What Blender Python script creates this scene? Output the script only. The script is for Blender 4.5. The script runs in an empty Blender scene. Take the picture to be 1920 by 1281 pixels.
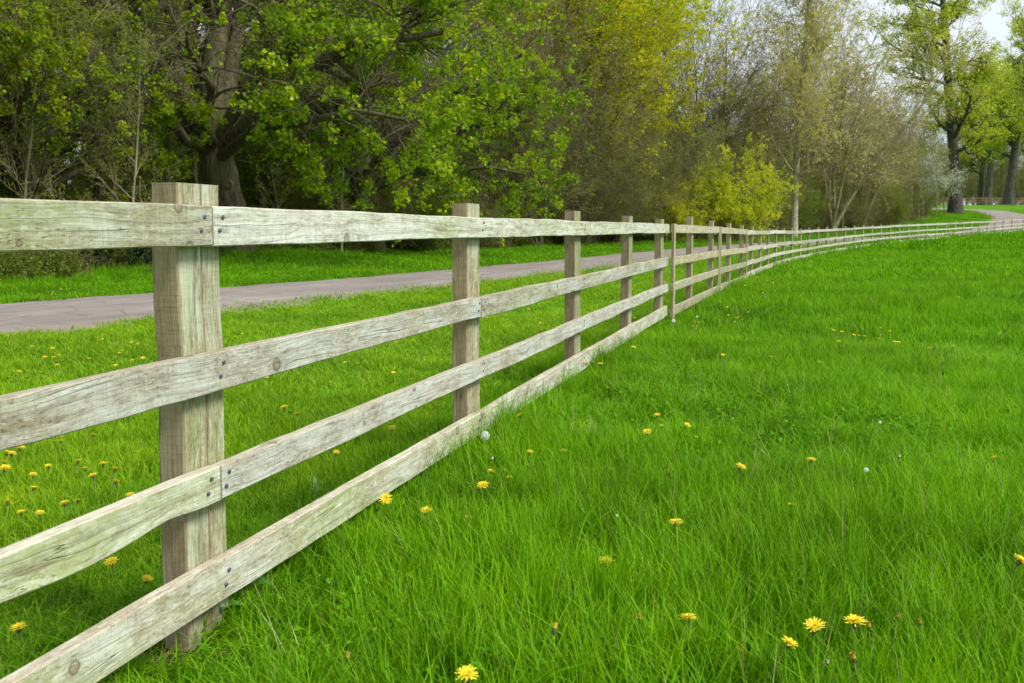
import bpy, math, random
import numpy as np
from mathutils import Vector
random.seed(7)
rng = np.random.default_rng(7)
R = math.radians
SC = bpy.context.scene
COL = SC.collection

# ------------------------------------------------------------------ camera, world, sun, exposure
F, PITCH, H = 2067.0, R(5.81), 1.07
CP, SP = math.cos(PITCH), math.sin(PITCH)
cam_d = bpy.data.cameras.new('camera')
cam = bpy.data.objects.new('camera', cam_d)
COL.objects.link(cam)
cam.location = (0, 0, H)
cam.rotation_euler = (R(90) - PITCH, 0, 0)
cam_d.sensor_width = 36
cam_d.lens = F / 1920 * 36
cam_d.clip_end = 3000
cam_d.clip_start = 0.05
cam_d.dof.use_dof = True
cam_d.dof.focus_distance = 4.2
cam_d.dof.aperture_fstop = 11
SC.camera = cam

SUN_EL, SUN_AZ = R(48), R(118)
w = bpy.data.worlds.new('World')
SC.world = w
w.use_nodes = True
nt = w.node_tree
nt.nodes.clear()
wo = nt.nodes.new('ShaderNodeOutputWorld')
bg = nt.nodes.new('ShaderNodeBackground')
sky = nt.nodes.new('ShaderNodeTexSky')
sky.sky_type = 'NISHITA'
sky.sun_disc = False
sky.sun_elevation = SUN_EL
sky.sun_rotation = SUN_AZ
sky.air_density = 1.0
sky.dust_density = 3.0
sky.ozone_density = 1.0
tc = nt.nodes.new('ShaderNodeTexCoord')
cl = nt.nodes.new('ShaderNodeTexNoise')
cl.inputs['Scale'].default_value = 2.2
cl.inputs['Detail'].default_value = 6
clr = nt.nodes.new('ShaderNodeValToRGB')
clr.color_ramp.elements[0].position = 0.25
clr.color_ramp.elements[0].color = (0.72, 0.72, 0.72, 1)
clr.color_ramp.elements[1].position = 0.7
clr.color_ramp.elements[1].color = (0.97, 0.97, 0.97, 1)
mxs = nt.nodes.new('ShaderNodeMixRGB')
mxs.inputs[2].default_value = (7.4, 7.9, 8.5, 1)
nt.links.new(tc.outputs['Generated'], cl.inputs['Vector'])
nt.links.new(cl.outputs['Fac'], clr.inputs['Fac'])
nt.links.new(clr.outputs['Color'], mxs.inputs[0])
nt.links.new(sky.outputs['Color'], mxs.inputs[1])
nt.links.new(mxs.outputs['Color'], bg.inputs['Color'])
bg.inputs['Strength'].default_value = 0.102
nt.links.new(bg.outputs['Background'], wo.inputs['Surface'])

sun_d = bpy.data.lights.new('sun', 'SUN')
sun_d.energy = 3.3
sun_d.angle = R(18)
sun_d.color = (1.0, 0.96, 0.9)
sun = bpy.data.objects.new('sun', sun_d)
COL.objects.link(sun)
sdir = Vector((math.sin(SUN_AZ) * math.cos(SUN_EL), math.cos(SUN_AZ) * math.cos(SUN_EL), math.sin(SUN_EL)))
sun.rotation_euler = (-sdir).to_track_quat('-Z', 'Y').to_euler()

SC.view_settings.view_transform = 'Standard'
SC.view_settings.look = 'None'
SC.view_settings.exposure = 0.38
SC.view_settings.gamma = 1.0
SC.render.engine = 'CYCLES'
SC.cycles.max_bounces = 6
SC.cycles.diffuse_bounces = 3
SC.cycles.transmission_bounces = 4
SC.cycles.glossy_bounces = 2
SC.cycles.use_denoising = True

# ------------------------------------------------------------------ helpers
def ray(px, py):
    u = (px - 960) / F
    v = (640.5 - py) / F
    return np.array([u, CP + v * SP, v * CP - SP])

def at_depth(px, py, Y):
    d = ray(px, py)
    return np.array([0, 0, H]) + d * (Y / d[1])

def sm(t):
    t = np.clip(t, 0, 1)
    return t * t * (3 - 2 * t)

HY = np.array([-60, 13, 18, 23, 30, 40, 47, 56, 61, 79, 88, 98, 110, 122, 150, 200, 260, 500.])
HZ = np.array([0, 0, -.02, -.07, -.09, -.10, -.05, .05, .12, .42, .60, .95, 1.95, 3.0, 4.3, 5.4, 6.0, 6.5])
_yy = np.linspace(-60, 500, 2241)
_hh = np.interp(_yy, HY, HZ)
_k = np.hanning(29); _k /= _k.sum()
_hh = np.convolve(np.pad(_hh, 14, mode='edge'), _k, 'valid')

ROAD = np.array([(-16.6, -20), (-8.2, 7), (-6.75, 11.36), (-2.95, 22.2), (-.35, 29.7), (3.2, 40), (7.7, 51), (14, 63), (25, 77),
                 (36.5, 90), (45.5, 102), (50, 110), (52.6, 118), (53.2, 125), (52, 132), (48.5, 139), (42, 145), (30, 150), (10, 156)], float)
TL = np.array([(-40, 2), (-20, 11.5), (-12.6, 18), (-10.1, 22), (-9.0, 26.5), (-9.5, 32), (-9.3, 38), (-7.3, 42), (-2.8, 50), (2.4, 57), (9, 65), (20, 79), (28.5, 93),
               (37, 104), (44, 113), (45.5, 121), (38, 131), (25, 141)], float)

def smooth_path(P, n, it=3):
    P = P.copy()
    for _ in range(it):
        Q = np.empty((len(P) * 2, 2))
        Q[0] = P[0]
        Q[-1] = P[-1]
        Q[1:-1:2] = .75 * P[:-1] + .25 * P[1:]
        Q[2:-1:2] = .25 * P[:-1] + .75 * P[1:]
        P = Q
    L = np.r_[0, np.cumsum(np.hypot(*np.diff(P, axis=0).T))]
    s = np.linspace(0, L[-1], n)
    return np.c_[np.interp(s, L, P[:, 0]), np.interp(s, L, P[:, 1])], L[-1]

RP, RL = smooth_path(ROAD, 700)
TP, TLn = smooth_path(TL, 400)

def dist_to(path, x, y):
    x = np.asarray(x, float).ravel(); y = np.asarray(y, float).ravel()
    out = np.empty(len(x))
    for i in range(0, len(x), 4000):
        d = (x[i:i + 4000, None] - path[None, :, 0]) ** 2 + (y[i:i + 4000, None] - path[None, :, 1]) ** 2
        out[i:i + 4000] = np.sqrt(d.min(1))
    return out

def side_of(path, x, y):
    """signed distance: positive on the field (right) side"""
    x = np.asarray(x, float).ravel(); y = np.asarray(y, float).ravel()
    out = np.empty(len(x))
    tg = np.gradient(path, axis=0)
    for i in range(0, len(x), 4000):
        dx = x[i:i + 4000, None] - path[None, :, 0]
        dy = y[i:i + 4000, None] - path[None, :, 1]
        j = (dx ** 2 + dy ** 2).argmin(1)
        a = np.arange(len(j))
        cr = tg[j, 0] * dy[a, j] - tg[j, 1] * dx[a, j]
        out[i:i + 4000] = -np.sign(cr) * np.sqrt(dx[a, j] ** 2 + dy[a, j] ** 2)
    return out

def ground(x, y):
    x = np.asarray(x, float); y = np.asarray(y, float)
    shp = x.shape
    x = x.ravel(); y = y.ravel()
    h = np.interp(y, _yy, _hh)
    rd = dist_to(RP, x, y)
    off = sm((rd - 1.9) / 1.6)
    bump = .025 * np.sin(x * 1.3 + 1.7 * np.sin(y * .6)) * np.cos(y * 1.1 + x * .4) + .05 * np.sin(x * .33 + y * .21 + 1) * np.sin(y * .17 - x * .1)
    bump *= np.clip((np.hypot(x, y) - 4) / 6, 0, 1)
    td = side_of(TP, x, y)
    bank = .05 * sm((2.6 - td) / 2.4) + .30 * sm((5.5 - np.hypot(x + 8.2, y - 36.5)) / 4)
    return (h + off * (bump + bank)).reshape(shp)

def G(x, y):
    return float(ground(np.array([x]), np.array([y]))[0])

def mesh_np(name, V, Fq=None, Ft=None, mats=(), parent=None, uv=None, fattr=None, smooth=False, matidx=None, link=True):
    """V (n,3), Fq (m,4) quads, Ft (k,3) triangles -> one mesh object"""
    me = bpy.data.meshes.new(name)
    V = np.asarray(V, np.float32)
    loops, starts, tot = [], [], []
    n = 0
    if Fq is not None and len(Fq):
        Fq = np.asarray(Fq, np.int32)
        loops.append(Fq.ravel()); starts.append(np.arange(len(Fq)) * 4); tot.append(np.full(len(Fq), 4)); n = len(Fq) * 4
    if Ft is not None and len(Ft):
        Ft = np.asarray(Ft, np.int32)
        loops.append(Ft.ravel()); starts.append(n + np.arange(len(Ft)) * 3); tot.append(np.full(len(Ft), 3))
    loops = np.concatenate(loops).astype(np.int32); starts = np.concatenate(starts).astype(np.int32); tot = np.concatenate(tot).astype(np.int32)
    me.vertices.add(len(V)); me.vertices.foreach_set('co', V.ravel())
    me.loops.add(len(loops)); me.loops.foreach_set('vertex_index', loops)
    me.polygons.add(len(starts)); me.polygons.foreach_set('loop_start', starts); me.polygons.foreach_set('loop_total', tot)
    me.update(calc_edges=True)
    me.shade_flat()
    if smooth:
        me.polygons.foreach_set('use_smooth', np.ones(len(starts), bool))
    if matidx is not None:
        me.polygons.foreach_set('material_index', np.asarray(matidx, np.int32))
    if uv is not None:
        l = me.uv_layers.new(name='UVMap')
        l.data.foreach_set('uv', np.asarray(uv, np.float32).ravel())
    if fattr is not None:
        for k, v in fattr.items():
            a = me.attributes.new(k, 'FLOAT', 'FACE')
            a.data.foreach_set('value', np.asarray(v, np.float32))
    for m in mats:
        me.materials.append(m)
    o = bpy.data.objects.new(name, me)
    if link:
        COL.objects.link(o)
    if parent is not None:
        o.parent = parent
    return o

def tag(o, label=None, cat=None, group=None, kind=None):
    if label: o['label'] = label
    if cat: o['category'] = cat
    if group: o['group'] = group
    if kind: o['kind'] = kind
    return o

def empty(name, loc=(0, 0, 0), rz=0):
    o = bpy.data.objects.new(name, None)
    o.empty_display_size = .1
    o.location = loc
    o.rotation_euler = (0, 0, rz)
    COL.objects.link(o)
    return o

# ------------------------------------------------------------------ materials
class NB:
    def __init__(s, name):
        s.m = bpy.data.materials.new(name)
        s.m.use_nodes = True
        s.t = s.m.node_tree
        s.t.nodes.clear()
        s.out = s.n('ShaderNodeOutputMaterial')
    def n(s, typ, **kw):
        nd = s.t.nodes.new(typ)
        for k, v in kw.items():
            setattr(nd, k, v)
        return nd
    def l(s, a, b): s.t.links.new(a, b)
    def set(s, sock, v):
        if hasattr(v, 'is_output') or hasattr(v, 'links'):
            s.l(v, sock)
        else:
            sock.default_value = v
    def math(s, op, a, b=0.0, c=None, clamp=False):
        nd = s.n('ShaderNodeMath', operation=op); nd.use_clamp = clamp
        s.set(nd.inputs[0], a); s.set(nd.inputs[1], b)
        if c is not None: s.set(nd.inputs[2], c)
        return nd.outputs[0]
    def vmath(s, op, a, b=(0, 0, 0)):
        nd = s.n('ShaderNodeVectorMath', operation=op)
        s.set(nd.inputs[0], a); s.set(nd.inputs[1], b)
        return nd.outputs['Value'] if op in ('LENGTH', 'DOT_PRODUCT', 'DISTANCE') else nd.outputs[0]
    def mix(s, f, a, b, mode='MIX'):
        nd = s.n('ShaderNodeMixRGB', blend_type=mode)
        s.set(nd.inputs[0], f)
        s.set(nd.inputs[1], a if hasattr(a, 'links') else (*a, 1)); s.set(nd.inputs[2], b if hasattr(b, 'links') else (*b, 1))
        return nd.outputs[0]
    def noise(s, vec, scale, detail=4, rough=.55, dist=0):
        nd = s.n('ShaderNodeTexNoise')
        if vec is not None: s.l(vec, nd.inputs['Vector'])
        nd.inputs['Scale'].default_value = scale; nd.inputs['Detail'].default_value = detail
        nd.inputs['Roughness'].default_value = rough; nd.inputs['Distortion'].default_value = dist
        return nd.outputs['Fac']
    def ramp(s, f, *st):
        nd = s.n('ShaderNodeValToRGB')
        e = nd.color_ramp.elements
        while len(e) < len(st): e.new(.5)
        for i, (p, c) in enumerate(st):
            e[i].position = p
            e[i].color = (*c, 1) if isinstance(c, tuple) else (c, c, c, 1)
        s.l(f, nd.inputs[0])
        return nd.outputs[0]
    def map(s, vec, scale=(1, 1, 1), loc=(0, 0, 0)):
        nd = s.n('ShaderNodeMapping')
        s.l(vec, nd.inputs[0]); nd.inputs['Scale'].default_value = scale
        s.set(nd.inputs['Location'], loc)
        return nd.outputs[0]
    def bsdf(s, col, rough=.8, bump=None, bdist=.01, bstr=1.0, spec=.3):
        p = s.n('ShaderNodeBsdfPrincipled')
        s.set(p.inputs['Base Color'], col if hasattr(col, 'links') else (*col, 1))
        s.set(p.inputs['Roughness'], rough)
        p.inputs['Specular IOR Level'].default_value = spec
        if bump is not None:
            b = s.n('ShaderNodeBump'); b.inputs['Distance'].default_value = bdist; b.inputs['Strength'].default_value = bstr
            s.l(bump, b.inputs['Height']); s.l(b.outputs[0], p.inputs['Normal'])
        return p.outputs[0]
    def done(s, sh): s.l(sh, s.out.inputs['Surface']); return s.m

def wood(name, pale, tan, green, white_amt=.5, green_amt=.5, dark_amt=1.0, knots=True):
    b = NB(name)
    uv = b.n('ShaderNodeUVMap').outputs[0]
    oi = b.n('ShaderNodeObjectInfo')
    rnd = oi.outputs['Random']
    off = b.n('ShaderNodeCombineXYZ')
    b.l(b.math('MULTIPLY', rnd, 37.0), off.inputs[0]); b.l(b.math('MULTIPLY', rnd, 11.3), off.inputs[1]); b.l(b.math('MULTIPLY', rnd, 5.0), off.inputs[2])
    p = b.vmath('ADD', uv, off.outputs[0])
    # knots: voronoi cells in stretched space, true distance back in metres
    ks = (1.9, 8.0, 1.0)
    vo = b.n('ShaderNodeTexVoronoi'); vo.voronoi_dimensions = '2D'
    pk = b.vmath('MULTIPLY', p, ks)
    b.l(pk, vo.inputs['Vector']); vo.inputs['Scale'].default_value = 1
    dv = b.vmath('SUBTRACT', pk, vo.outputs['Position'])
    dv = b.vmath('MULTIPLY', dv, (1 / ks[0] * .8, 1 / ks[1], 0))
    kd = b.vmath('LENGTH', dv)
    sepc = b.n('ShaderNodeSeparateColor'); b.l(vo.outputs['Color'], sepc.inputs[0])
    kon = b.math('GREATER_THAN', sepc.outputs[0], .74 if knots else .93)
    ksz = b.math('MULTIPLY_ADD', sepc.outputs[1], .011, .006)
    kn = b.math('DIVIDE', kd, ksz)                                   # 1 at the knot's rim
    kinf = b.math('MULTIPLY', b.math('POWER', 2.718, b.math('MULTIPLY', kn, -.55)), kon)
    # grain bends round the knots
    sx = b.n('ShaderNodeSeparateXYZ'); b.l(dv, sx.inputs[0])
    bend = b.math('MULTIPLY', b.math('MULTIPLY', kinf, b.math('SIGN', sx.outputs[1])), .014)
    cb = b.n('ShaderNodeCombineXYZ'); b.l(bend, cb.inputs[1])
    wob = b.noise(b.map(p, (2.0, 5, 1)), 1, 2)
    cb2 = b.n('ShaderNodeCombineXYZ'); b.l(b.math('MULTIPLY_ADD', wob, .05, -.025), cb2.inputs[1])
    pg = b.vmath('ADD', b.vmath('SUBTRACT', p, cb.outputs[0]), cb2.outputs[0])
    grain = b.noise(b.map(pg, (3, 260, 1)), 1, 5, .65)
    rings = b.noise(b.map(pg, (.9, 75, 1)), 1, 2, .5)
    saw = b.noise(b.map(p, (420, 12, 1)), 1, 2, .7)
    cross = b.noise(b.map(p, (90, 3, 1)), 1, 3, .6)
    big = b.noise(b.map(p, (3.2, 9, 1)), 1, 5, .6)
    big2 = b.noise(b.map(p, (1.1, 4, 1), (7, 3, 1)), 1, 4, .6)
    blot = b.noise(b.map(p, (11, 34, 1), (3, 9, 1)), 1, 6, .7)
    streak = b.noise(b.map(pg, (1.6, 60, 1), (4, 1, 1)), 1, 4, .6)
    speck = b.noise(b.map(p, (45, 240, 1), (1, 5, 2)), 1, 3, .6)
    crk = b.noise(b.map(pg, (.55, 34, 1), (9, 2, 1)), 1, 1, .4)
    r2 = b.math('FRACT', b.math('MULTIPLY', rnd, 7.31)); r3 = b.math('FRACT', b.math('MULTIPLY', rnd, 13.7))
    bigr = b.math('ADD', big, b.math('MULTIPLY_ADD', r2, .16, -.08))
    big2r = b.math('ADD', big2, b.math('MULTIPLY_ADD', r3, .24, -.12))
    col = b.mix(b.ramp(bigr, (.5 - .22 * white_amt, 0.0), (.72 - .22 * white_amt, 1.0)), tan, pale)
    gf = b.math('MULTIPLY', b.ramp(big2r, (.66 - .26 * green_amt, 0.0), (.86 - .26 * green_amt, 1.0)), .8)
    col = b.mix(gf, col, green)
    col = b.mix(b.math('MULTIPLY', b.ramp(blot, (.53, 0.0), (.66, 1.0)), .42 * dark_amt), col, tuple(c * .72 for c in tan))
    col = b.mix(b.math('MULTIPLY', b.ramp(blot, (.33, 1.0), (.46, 0.0)), .6), col, tuple(min(1, c * 1.22) for c in pale))
    flk = b.noise(b.map(pg, (22, 70, 1), (2, 8, 1)), 1, 7, .78)
    col = b.mix(b.math('MULTIPLY', b.ramp(flk, (.50, 0.0), (.56, 1.0)), .62 * white_amt), col, tuple(min(1, c * 1.12 + .05) for c in pale))
    brn = b.noise(b.map(pg, (7, 42, 1), (5, 3, 1)), 1, 7, .75)
    col = b.mix(b.math('MULTIPLY', b.ramp(brn, (.55, 0.0), (.63, 1.0)), .55 * dark_amt), col, tuple(c * .66 for c in tan))
    col = b.mix(b.math('MULTIPLY', b.ramp(streak, (.54, 0.0), (.66, 1.0)), .32 * dark_amt), col, tuple(c * .62 for c in tan))
    col = b.mix(b.math('MULTIPLY', b.ramp(rings, (.38, 1.0), (.56, 0.0)), .30), col, b.mix(1, col, (.66, .58, .42), 'MULTIPLY'))
    col = b.mix(b.math('MULTIPLY', b.ramp(grain, (.36, 1.0), (.5, 0.0)), .5), col, b.mix(1, col, (.5, .44, .32), 'MULTIPLY'))
    sawm = b.ramp(big2, (.42, 1.0), (.58, .15))
    col = b.mix(b.math('MULTIPLY', b.math('MULTIPLY', b.ramp(saw, (.36, 1.0), (.5, 0.0)), .42), sawm), col, b.mix(1, col, (.5, .46, .36), 'MULTIPLY'))
    col = b.mix(b.math('MULTIPLY', b.ramp(cross, (.38, 1.0), (.5, 0.0)), .10), col, b.mix(1, col, (.55, .5, .4), 'MULTIPLY'))
    sp = b.math('MULTIPLY', b.ramp(speck, (.57, 0.0), (.64, 1.0)), b.ramp(bigr, (.38, 1.0), (.62, .12)))
    col = b.mix(b.math('MULTIPLY', sp, .7 * dark_amt), col, (.12, .10, .05))
    ckm = b.math('MULTIPLY', b.ramp(b.math('ABSOLUTE', b.math('SUBTRACT', crk, .5)), (.0, 1.0), (.006, 0.0)), b.ramp(big, (.5, 0.0), (.56, 1.0)))
    col = b.mix(b.math('MULTIPLY', ckm, .5), col, (.05, .04, .025))
    # knots themselves
    kbody = b.math('MULTIPLY', b.math('LESS_THAN', kn, 1.0), kon)
    krim = b.math('MULTIPLY', b.ramp(b.math('ABSOLUTE', b.math('SUBTRACT', kn, 1.0)), (0.0, 1.0), (.35, 0.0)), kon)
    kst = b.math('MULTIPLY', kinf, b.math('MULTIPLY_ADD', blot, .9, .1))
    col = b.mix(b.math('MULTIPLY', kst, .75), col, tuple(c * .5 for c in tan))
    col = b.mix(b.math('MULTIPLY', kbody, b.math('MULTIPLY_ADD', blot, .9, .1)), col, (.26, .18, .10))
    col = b.mix(b.math('MULTIPLY', krim, b.math('MULTIPLY_ADD', grain, 1.2, .0)), col, (.08, .055, .03))
    hue = b.n('ShaderNodeHueSaturation'); b.l(col, hue.inputs['Color'])
    b.l(b.math('MULTIPLY_ADD', rnd, .24, .86), hue.inputs['Value'])
    hgt = b.math('ADD', b.math('MULTIPLY', grain, .8), b.math('ADD', b.math('MULTIPLY', saw, .5), b.math('MULTIPLY', rings, .6)))
    hgt = b.math('SUBTRACT', b.math('SUBTRACT', hgt, b.math('MULTIPLY', krim, .6)), b.math('MULTIPLY', ckm, 2.0))
    return b.done(b.bsdf(hue.outputs[0], .88, hgt, .0018, 1.0, .15))

M = {}
M['rail'] = wood('weathered_rail_wood', (.60, .63, .565), (.37, .345, .255), (.35, .41, .19), .72, .58, 1.2)
M['mossy_rail'] = wood('mossy_rail_wood', (.57, .61, .52), (.37, .345, .24), (.34, .40, .15), .68, .78, 1.2)
M['rail_top'] = wood('rail_upper_edge_wood', (.56, .535, .43), (.38, .33, .235), (.37, .39, .19), .6, .35)
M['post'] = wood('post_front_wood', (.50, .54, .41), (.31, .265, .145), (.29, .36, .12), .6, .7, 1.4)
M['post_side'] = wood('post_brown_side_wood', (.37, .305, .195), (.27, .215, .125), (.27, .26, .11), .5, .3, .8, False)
M['gate_wood'] = wood('gate_wood', (.50, .50, .36), (.38, .33, .20), (.36, .40, .18), .6, .4)
M['brown_fence'] = wood('brown_fence_wood', (.30, .22, .12), (.22, .15, .08), (.2, .2, .08), .5, .3)

def leafmat(name, stops, trans=.55, nscale=.45, rough=.55, nval=.25):
    b = NB(name)
    a = b.n('ShaderNodeAttribute'); a.attribute_name = 'lv'
    geo = b.n('ShaderNodeTexCoord')
    nz = b.noise(geo.outputs['Object'], nscale, 3, .6)
    oi = b.n('ShaderNodeObjectInfo')
    f = b.math('ADD', b.math('MULTIPLY', a.outputs['Fac'], .55), b.math('MULTIPLY_ADD', nz, 1.1, -.33))
    col = b.ramp(f, *stops)
    hue = b.n('ShaderNodeHueSaturation'); b.l(col, hue.inputs['Color'])
    b.l(b.math('MULTIPLY_ADD', oi.outputs['Random'], .3, .85), hue.inputs['Value'])
    b.l(b.math('MULTIPLY_ADD', oi.outputs['Random'], .03, .485), hue.inputs['Hue'])
    p = b.n('ShaderNodeBsdfPrincipled')
    b.l(hue.outputs[0], p.inputs['Base Color']); p.inputs['Roughness'].default_value = rough
    p.inputs['Specular IOR Level'].default_value = .25
    t = b.n('ShaderNodeBsdfTranslucent'); b.l(hue.outputs[0], t.inputs['Color'])
    mx = b.n('ShaderNodeMixShader'); mx.inputs[0].default_value = trans
    b.l(p.outputs[0], mx.inputs[1]); b.l(t.outputs[0], mx.inputs[2])
    return b.done(mx.outputs[0])

M['maple_leaf'] = leafmat('maple_leaves', [(.0, (.09, .17, .005)), (.4, (.22, .37, .007)), (.7, (.42, .54, .009)), (1.0, (.70, .68, .015))])
M['yellow_leaf'] = leafmat('yellow_green_leaves', [(.0, (.24, .33, .008)), (.45, (.50, .56, .010)), (.8, (.76, .74, .012)), (1., (.88, .82, .02))])
M['pale_leaf'] = leafmat('pale_young_leaves', [(.0, (.34, .33, .08)), (.5, (.56, .52, .12)), (1., (.72, .66, .20))])
M['small_leaf'] = leafmat('small_green_leaves', [(.0, (.11, .16, .012)), (.5, (.24, .31, .02)), (1., (.42, .48, .04))])
M['bud'] = leafmat('brown_buds', [(.0, (.10, .065, .03)), (.5, (.20, .14, .06)), (1., (.30, .25, .08))])
M['oak_leaf'] = leafmat('oak_leaves', [(.0, (.24, .30, .02)), (.5, (.46, .50, .03)), (1., (.68, .66, .06))])
M['blossom'] = leafmat('white_blossom', [(.0, (.25, .34, .15)), (.35, (.45, .52, .32)), (.6, (.75, .78, .66)), (1., (.85, .86, .8))])
M['dark_leaf'] = leafmat('dark_evergreen_leaves', [(.0, (.008, .02, .006)), (.6, (.02, .045, .012)), (1., (.05, .09, .02))], .2)
M['under_leaf'] = leafmat('undergrowth_leaves', [(.0, (.07, .09, .018)), (.4, (.15, .19, .025)), (.8, (.28, .33, .045)), (1., (.30, .24, .12))])

def barkmat(name, c0, c1, moss=None, moss_amt=.4, sc=(9, 9, 1.6)):
    b = NB(name)
    tcn = b.n('ShaderNodeTexCoord').outputs['Object']
    n1 = b.noise(b.map(tcn, sc), 1.5, 5, .65)
    n2 = b.noise(tcn, .8, 3)
    col = b.mix(b.ramp(n1, (.38, 0.0), (.62, 1.0)), c0, c1)
    if moss:
        col = b.mix(b.math('MULTIPLY', b.ramp(n2, (.42, 0.0), (.6, 1.0)), moss_amt), col, moss)
    return b.done(b.bsdf(col, .92, n1, .05, .8, .1))

M['maple_bark'] = barkmat('maple_bark', (.05, .04, .028), (.17, .135, .095), (.14, .16, .05), .5)
M['dark_bark'] = barkmat('dark_bark', (.06, .05, .034), (.18, .145, .10), (.10, .115, .04), .5)
M['brown_twig'] = barkmat('brown_twigs', (.13, .10, .06), (.27, .215, .14), (.18, .19, .07), .4)
M['grey_twig'] = barkmat('grey_green_twigs', (.20, .175, .11), (.42, .37, .24), (.30, .31, .15), .35)
M['pale_bark'] = barkmat('pale_bark', (.25, .23, .15), (.45, .41, .29), (.26, .28, .13), .4, (4, 4, 6))
M['oak_bark'] = barkmat('oak_bark', (.035, .03, .03), (.11, .095, .085), (.10, .11, .05), .35, (7, 7, 1.2))

def grassmat(name, stops, trans=.38):
    b = NB(name)
    a = b.n('ShaderNodeAttribute'); a.attribute_name = 'lv'
    t_ = b.n('ShaderNodeAttribute'); t_.attribute_name = 'tip'
    pos = b.n('ShaderNodeNewGeometry').outputs['Position']
    n1 = b.noise(pos, .55, 4, .6)
    n2 = b.noise(pos, 3.5, 3, .6)
    f = b.math('ADD', b.math('MULTIPLY', a.outputs['Fac'], .5), b.math('ADD', b.math('MULTIPLY_ADD', n1, 1.3, -.53), b.math('MULTIPLY_ADD', n2, .8, -.32)))
    col = b.ramp(f, *stops)
    dry = b.math('GREATER_THAN', a.outputs['Fac'], .985)
    col = b.mix(dry, col, (.34, .30, .12))
    col = b.mix(b.math('MULTIPLY', t_.outputs['Fac'], .25), col, tuple(min(1, c * 1.25) for c in stops[-1][1]))
    p = b.n('ShaderNodeBsdfPrincipled')
    b.l(col, p.inputs['Base Color']); p.inputs['Roughness'].default_value = .6
    p.inputs['Specular IOR Level'].default_value = .16
    t = b.n('ShaderNodeBsdfTranslucent'); b.l(col, t.inputs['Color'])
    mx = b.n('ShaderNodeMixShader'); mx.inputs[0].default_value = trans
    b.l(p.outputs[0], mx.inputs[1]); b.l(t.outputs[0], mx.inputs[2])
    return b.done(mx.outputs[0])

M['grass_long'] = grassmat('long_field_grass', [(.0, (.016, .085, .001)), (.35, (.066, .235, .001)), (.7, (.165, .41, .001)), (1., (.31, .53, .003))])
M['grass_lawn'] = grassmat('short_lawn_grass', [(.0, (.05, .16, .006)), (.4, (.14, .32, .005)), (.75, (.27, .46, .007)), (1., (.42, .55, .015))])

# terrain
def terrain_mat():
    b = NB('meadow_soil_and_turf')
    pos = b.n('ShaderNodeNewGeometry').outputs['Position']
    at = b.n('ShaderNodeAttribute'); at.attribute_name = 'wood'
    n1 = b.noise(pos, .5, 5, .6); n2 = b.noise(pos, 6, 5, .7); n3 = b.noise(pos, 30, 3, .7)
    col = b.mix(b.ramp(n1, (.35, 0.0), (.65, 1.0)), (.055, .17, .006), (.11, .27, .008))
    col = b.mix(b.math('MULTIPLY', b.ramp(n2, (.5, 0.0), (.7, 1.0)), .45), col, (.045, .08, .012))
    litter = b.mix(n2, (.05, .035, .018), (.16, .11, .06))
    litter = b.mix(b.ramp(n1, (.45, 0.0), (.6, 1.0)), litter, (.05, .10, .015))
    col = b.mix(at.outputs['Fac'], col, litter)
    return b.done(b.bsdf(col, .95, n3, .02, .6, .05))
M['terrain'] = terrain_mat()

def road_mat():
    b = NB('worn_tarmac_lane')
    uv = b.n('ShaderNodeUVMap').outputs[0]
    pos = b.n('ShaderNodeNewGeometry').outputs['Position']
    s = b.n('ShaderNodeSeparateXYZ'); b.l(uv, s.inputs[0])
    ed = b.math('ABSOLUTE', b.math('SUBTRACT', s.outputs[0], .5))      # .5 at the edges
    nz = b.noise(pos, 1.6, 6, .75)
    e = b.math('ADD', ed, b.math('MULTIPLY_ADD', nz, .16, -.08))
    soil = b.ramp(e, (.375, 0.0), (.44, 1.0))
    trk = b.noise(b.map(uv, (9, .25, 1)), 1, 4, .6)
    fine = b.noise(pos, 55, 3, .8)
    n1 = b.noise(pos, .5, 5, .6)
    col = b.mix(b.ramp(trk, (.35, 0.0), (.65, 1.0)), (.20, .178, .158), (.335, .30, .268))
    pat = b.noise(pos, 2.6, 6, .8)
    col = b.mix(b.math('MULTIPLY', b.ramp(pat, (.52, 0.0), (.60, 1.0)), .5), col, (.13, .115, .11))
    vr = b.n('ShaderNodeTexVoronoi'); vr.feature = 'DISTANCE_TO_EDGE'; b.l(pos, vr.inputs['Vector']); vr.inputs['Scale'].default_value = .9
    col = b.mix(b.math('MULTIPLY', b.ramp(vr.outputs['Distance'], (.0, 1.0), (.02, 0.0)), b.ramp(n1, (.45, 0.0), (.55, .7))), col, (.08, .07, .065))
    col = b.mix(b.math('MULTIPLY', b.ramp(n1, (.4, 0.0), (.65, 1.0)), .5), col, (.24, .19, .175))
    col = b.mix(b.math('MULTIPLY', b.ramp(fine, (.35, 1.0), (.5, 0.0)), .45), col, (.09, .08, .08))
    sc = b.mix(nz, (.16, .095, .055), (.36, .24, .155))
    soil = b.math('MULTIPLY', soil, b.math('MULTIPLY_ADD', b.math('LESS_THAN', s.outputs[0], .5), .7, .3))
    col = b.mix(soil, col, sc)
    return b.done(b.bsdf(col, .93, fine, .006, .8, .2))
M['road'] = road_mat()

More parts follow.
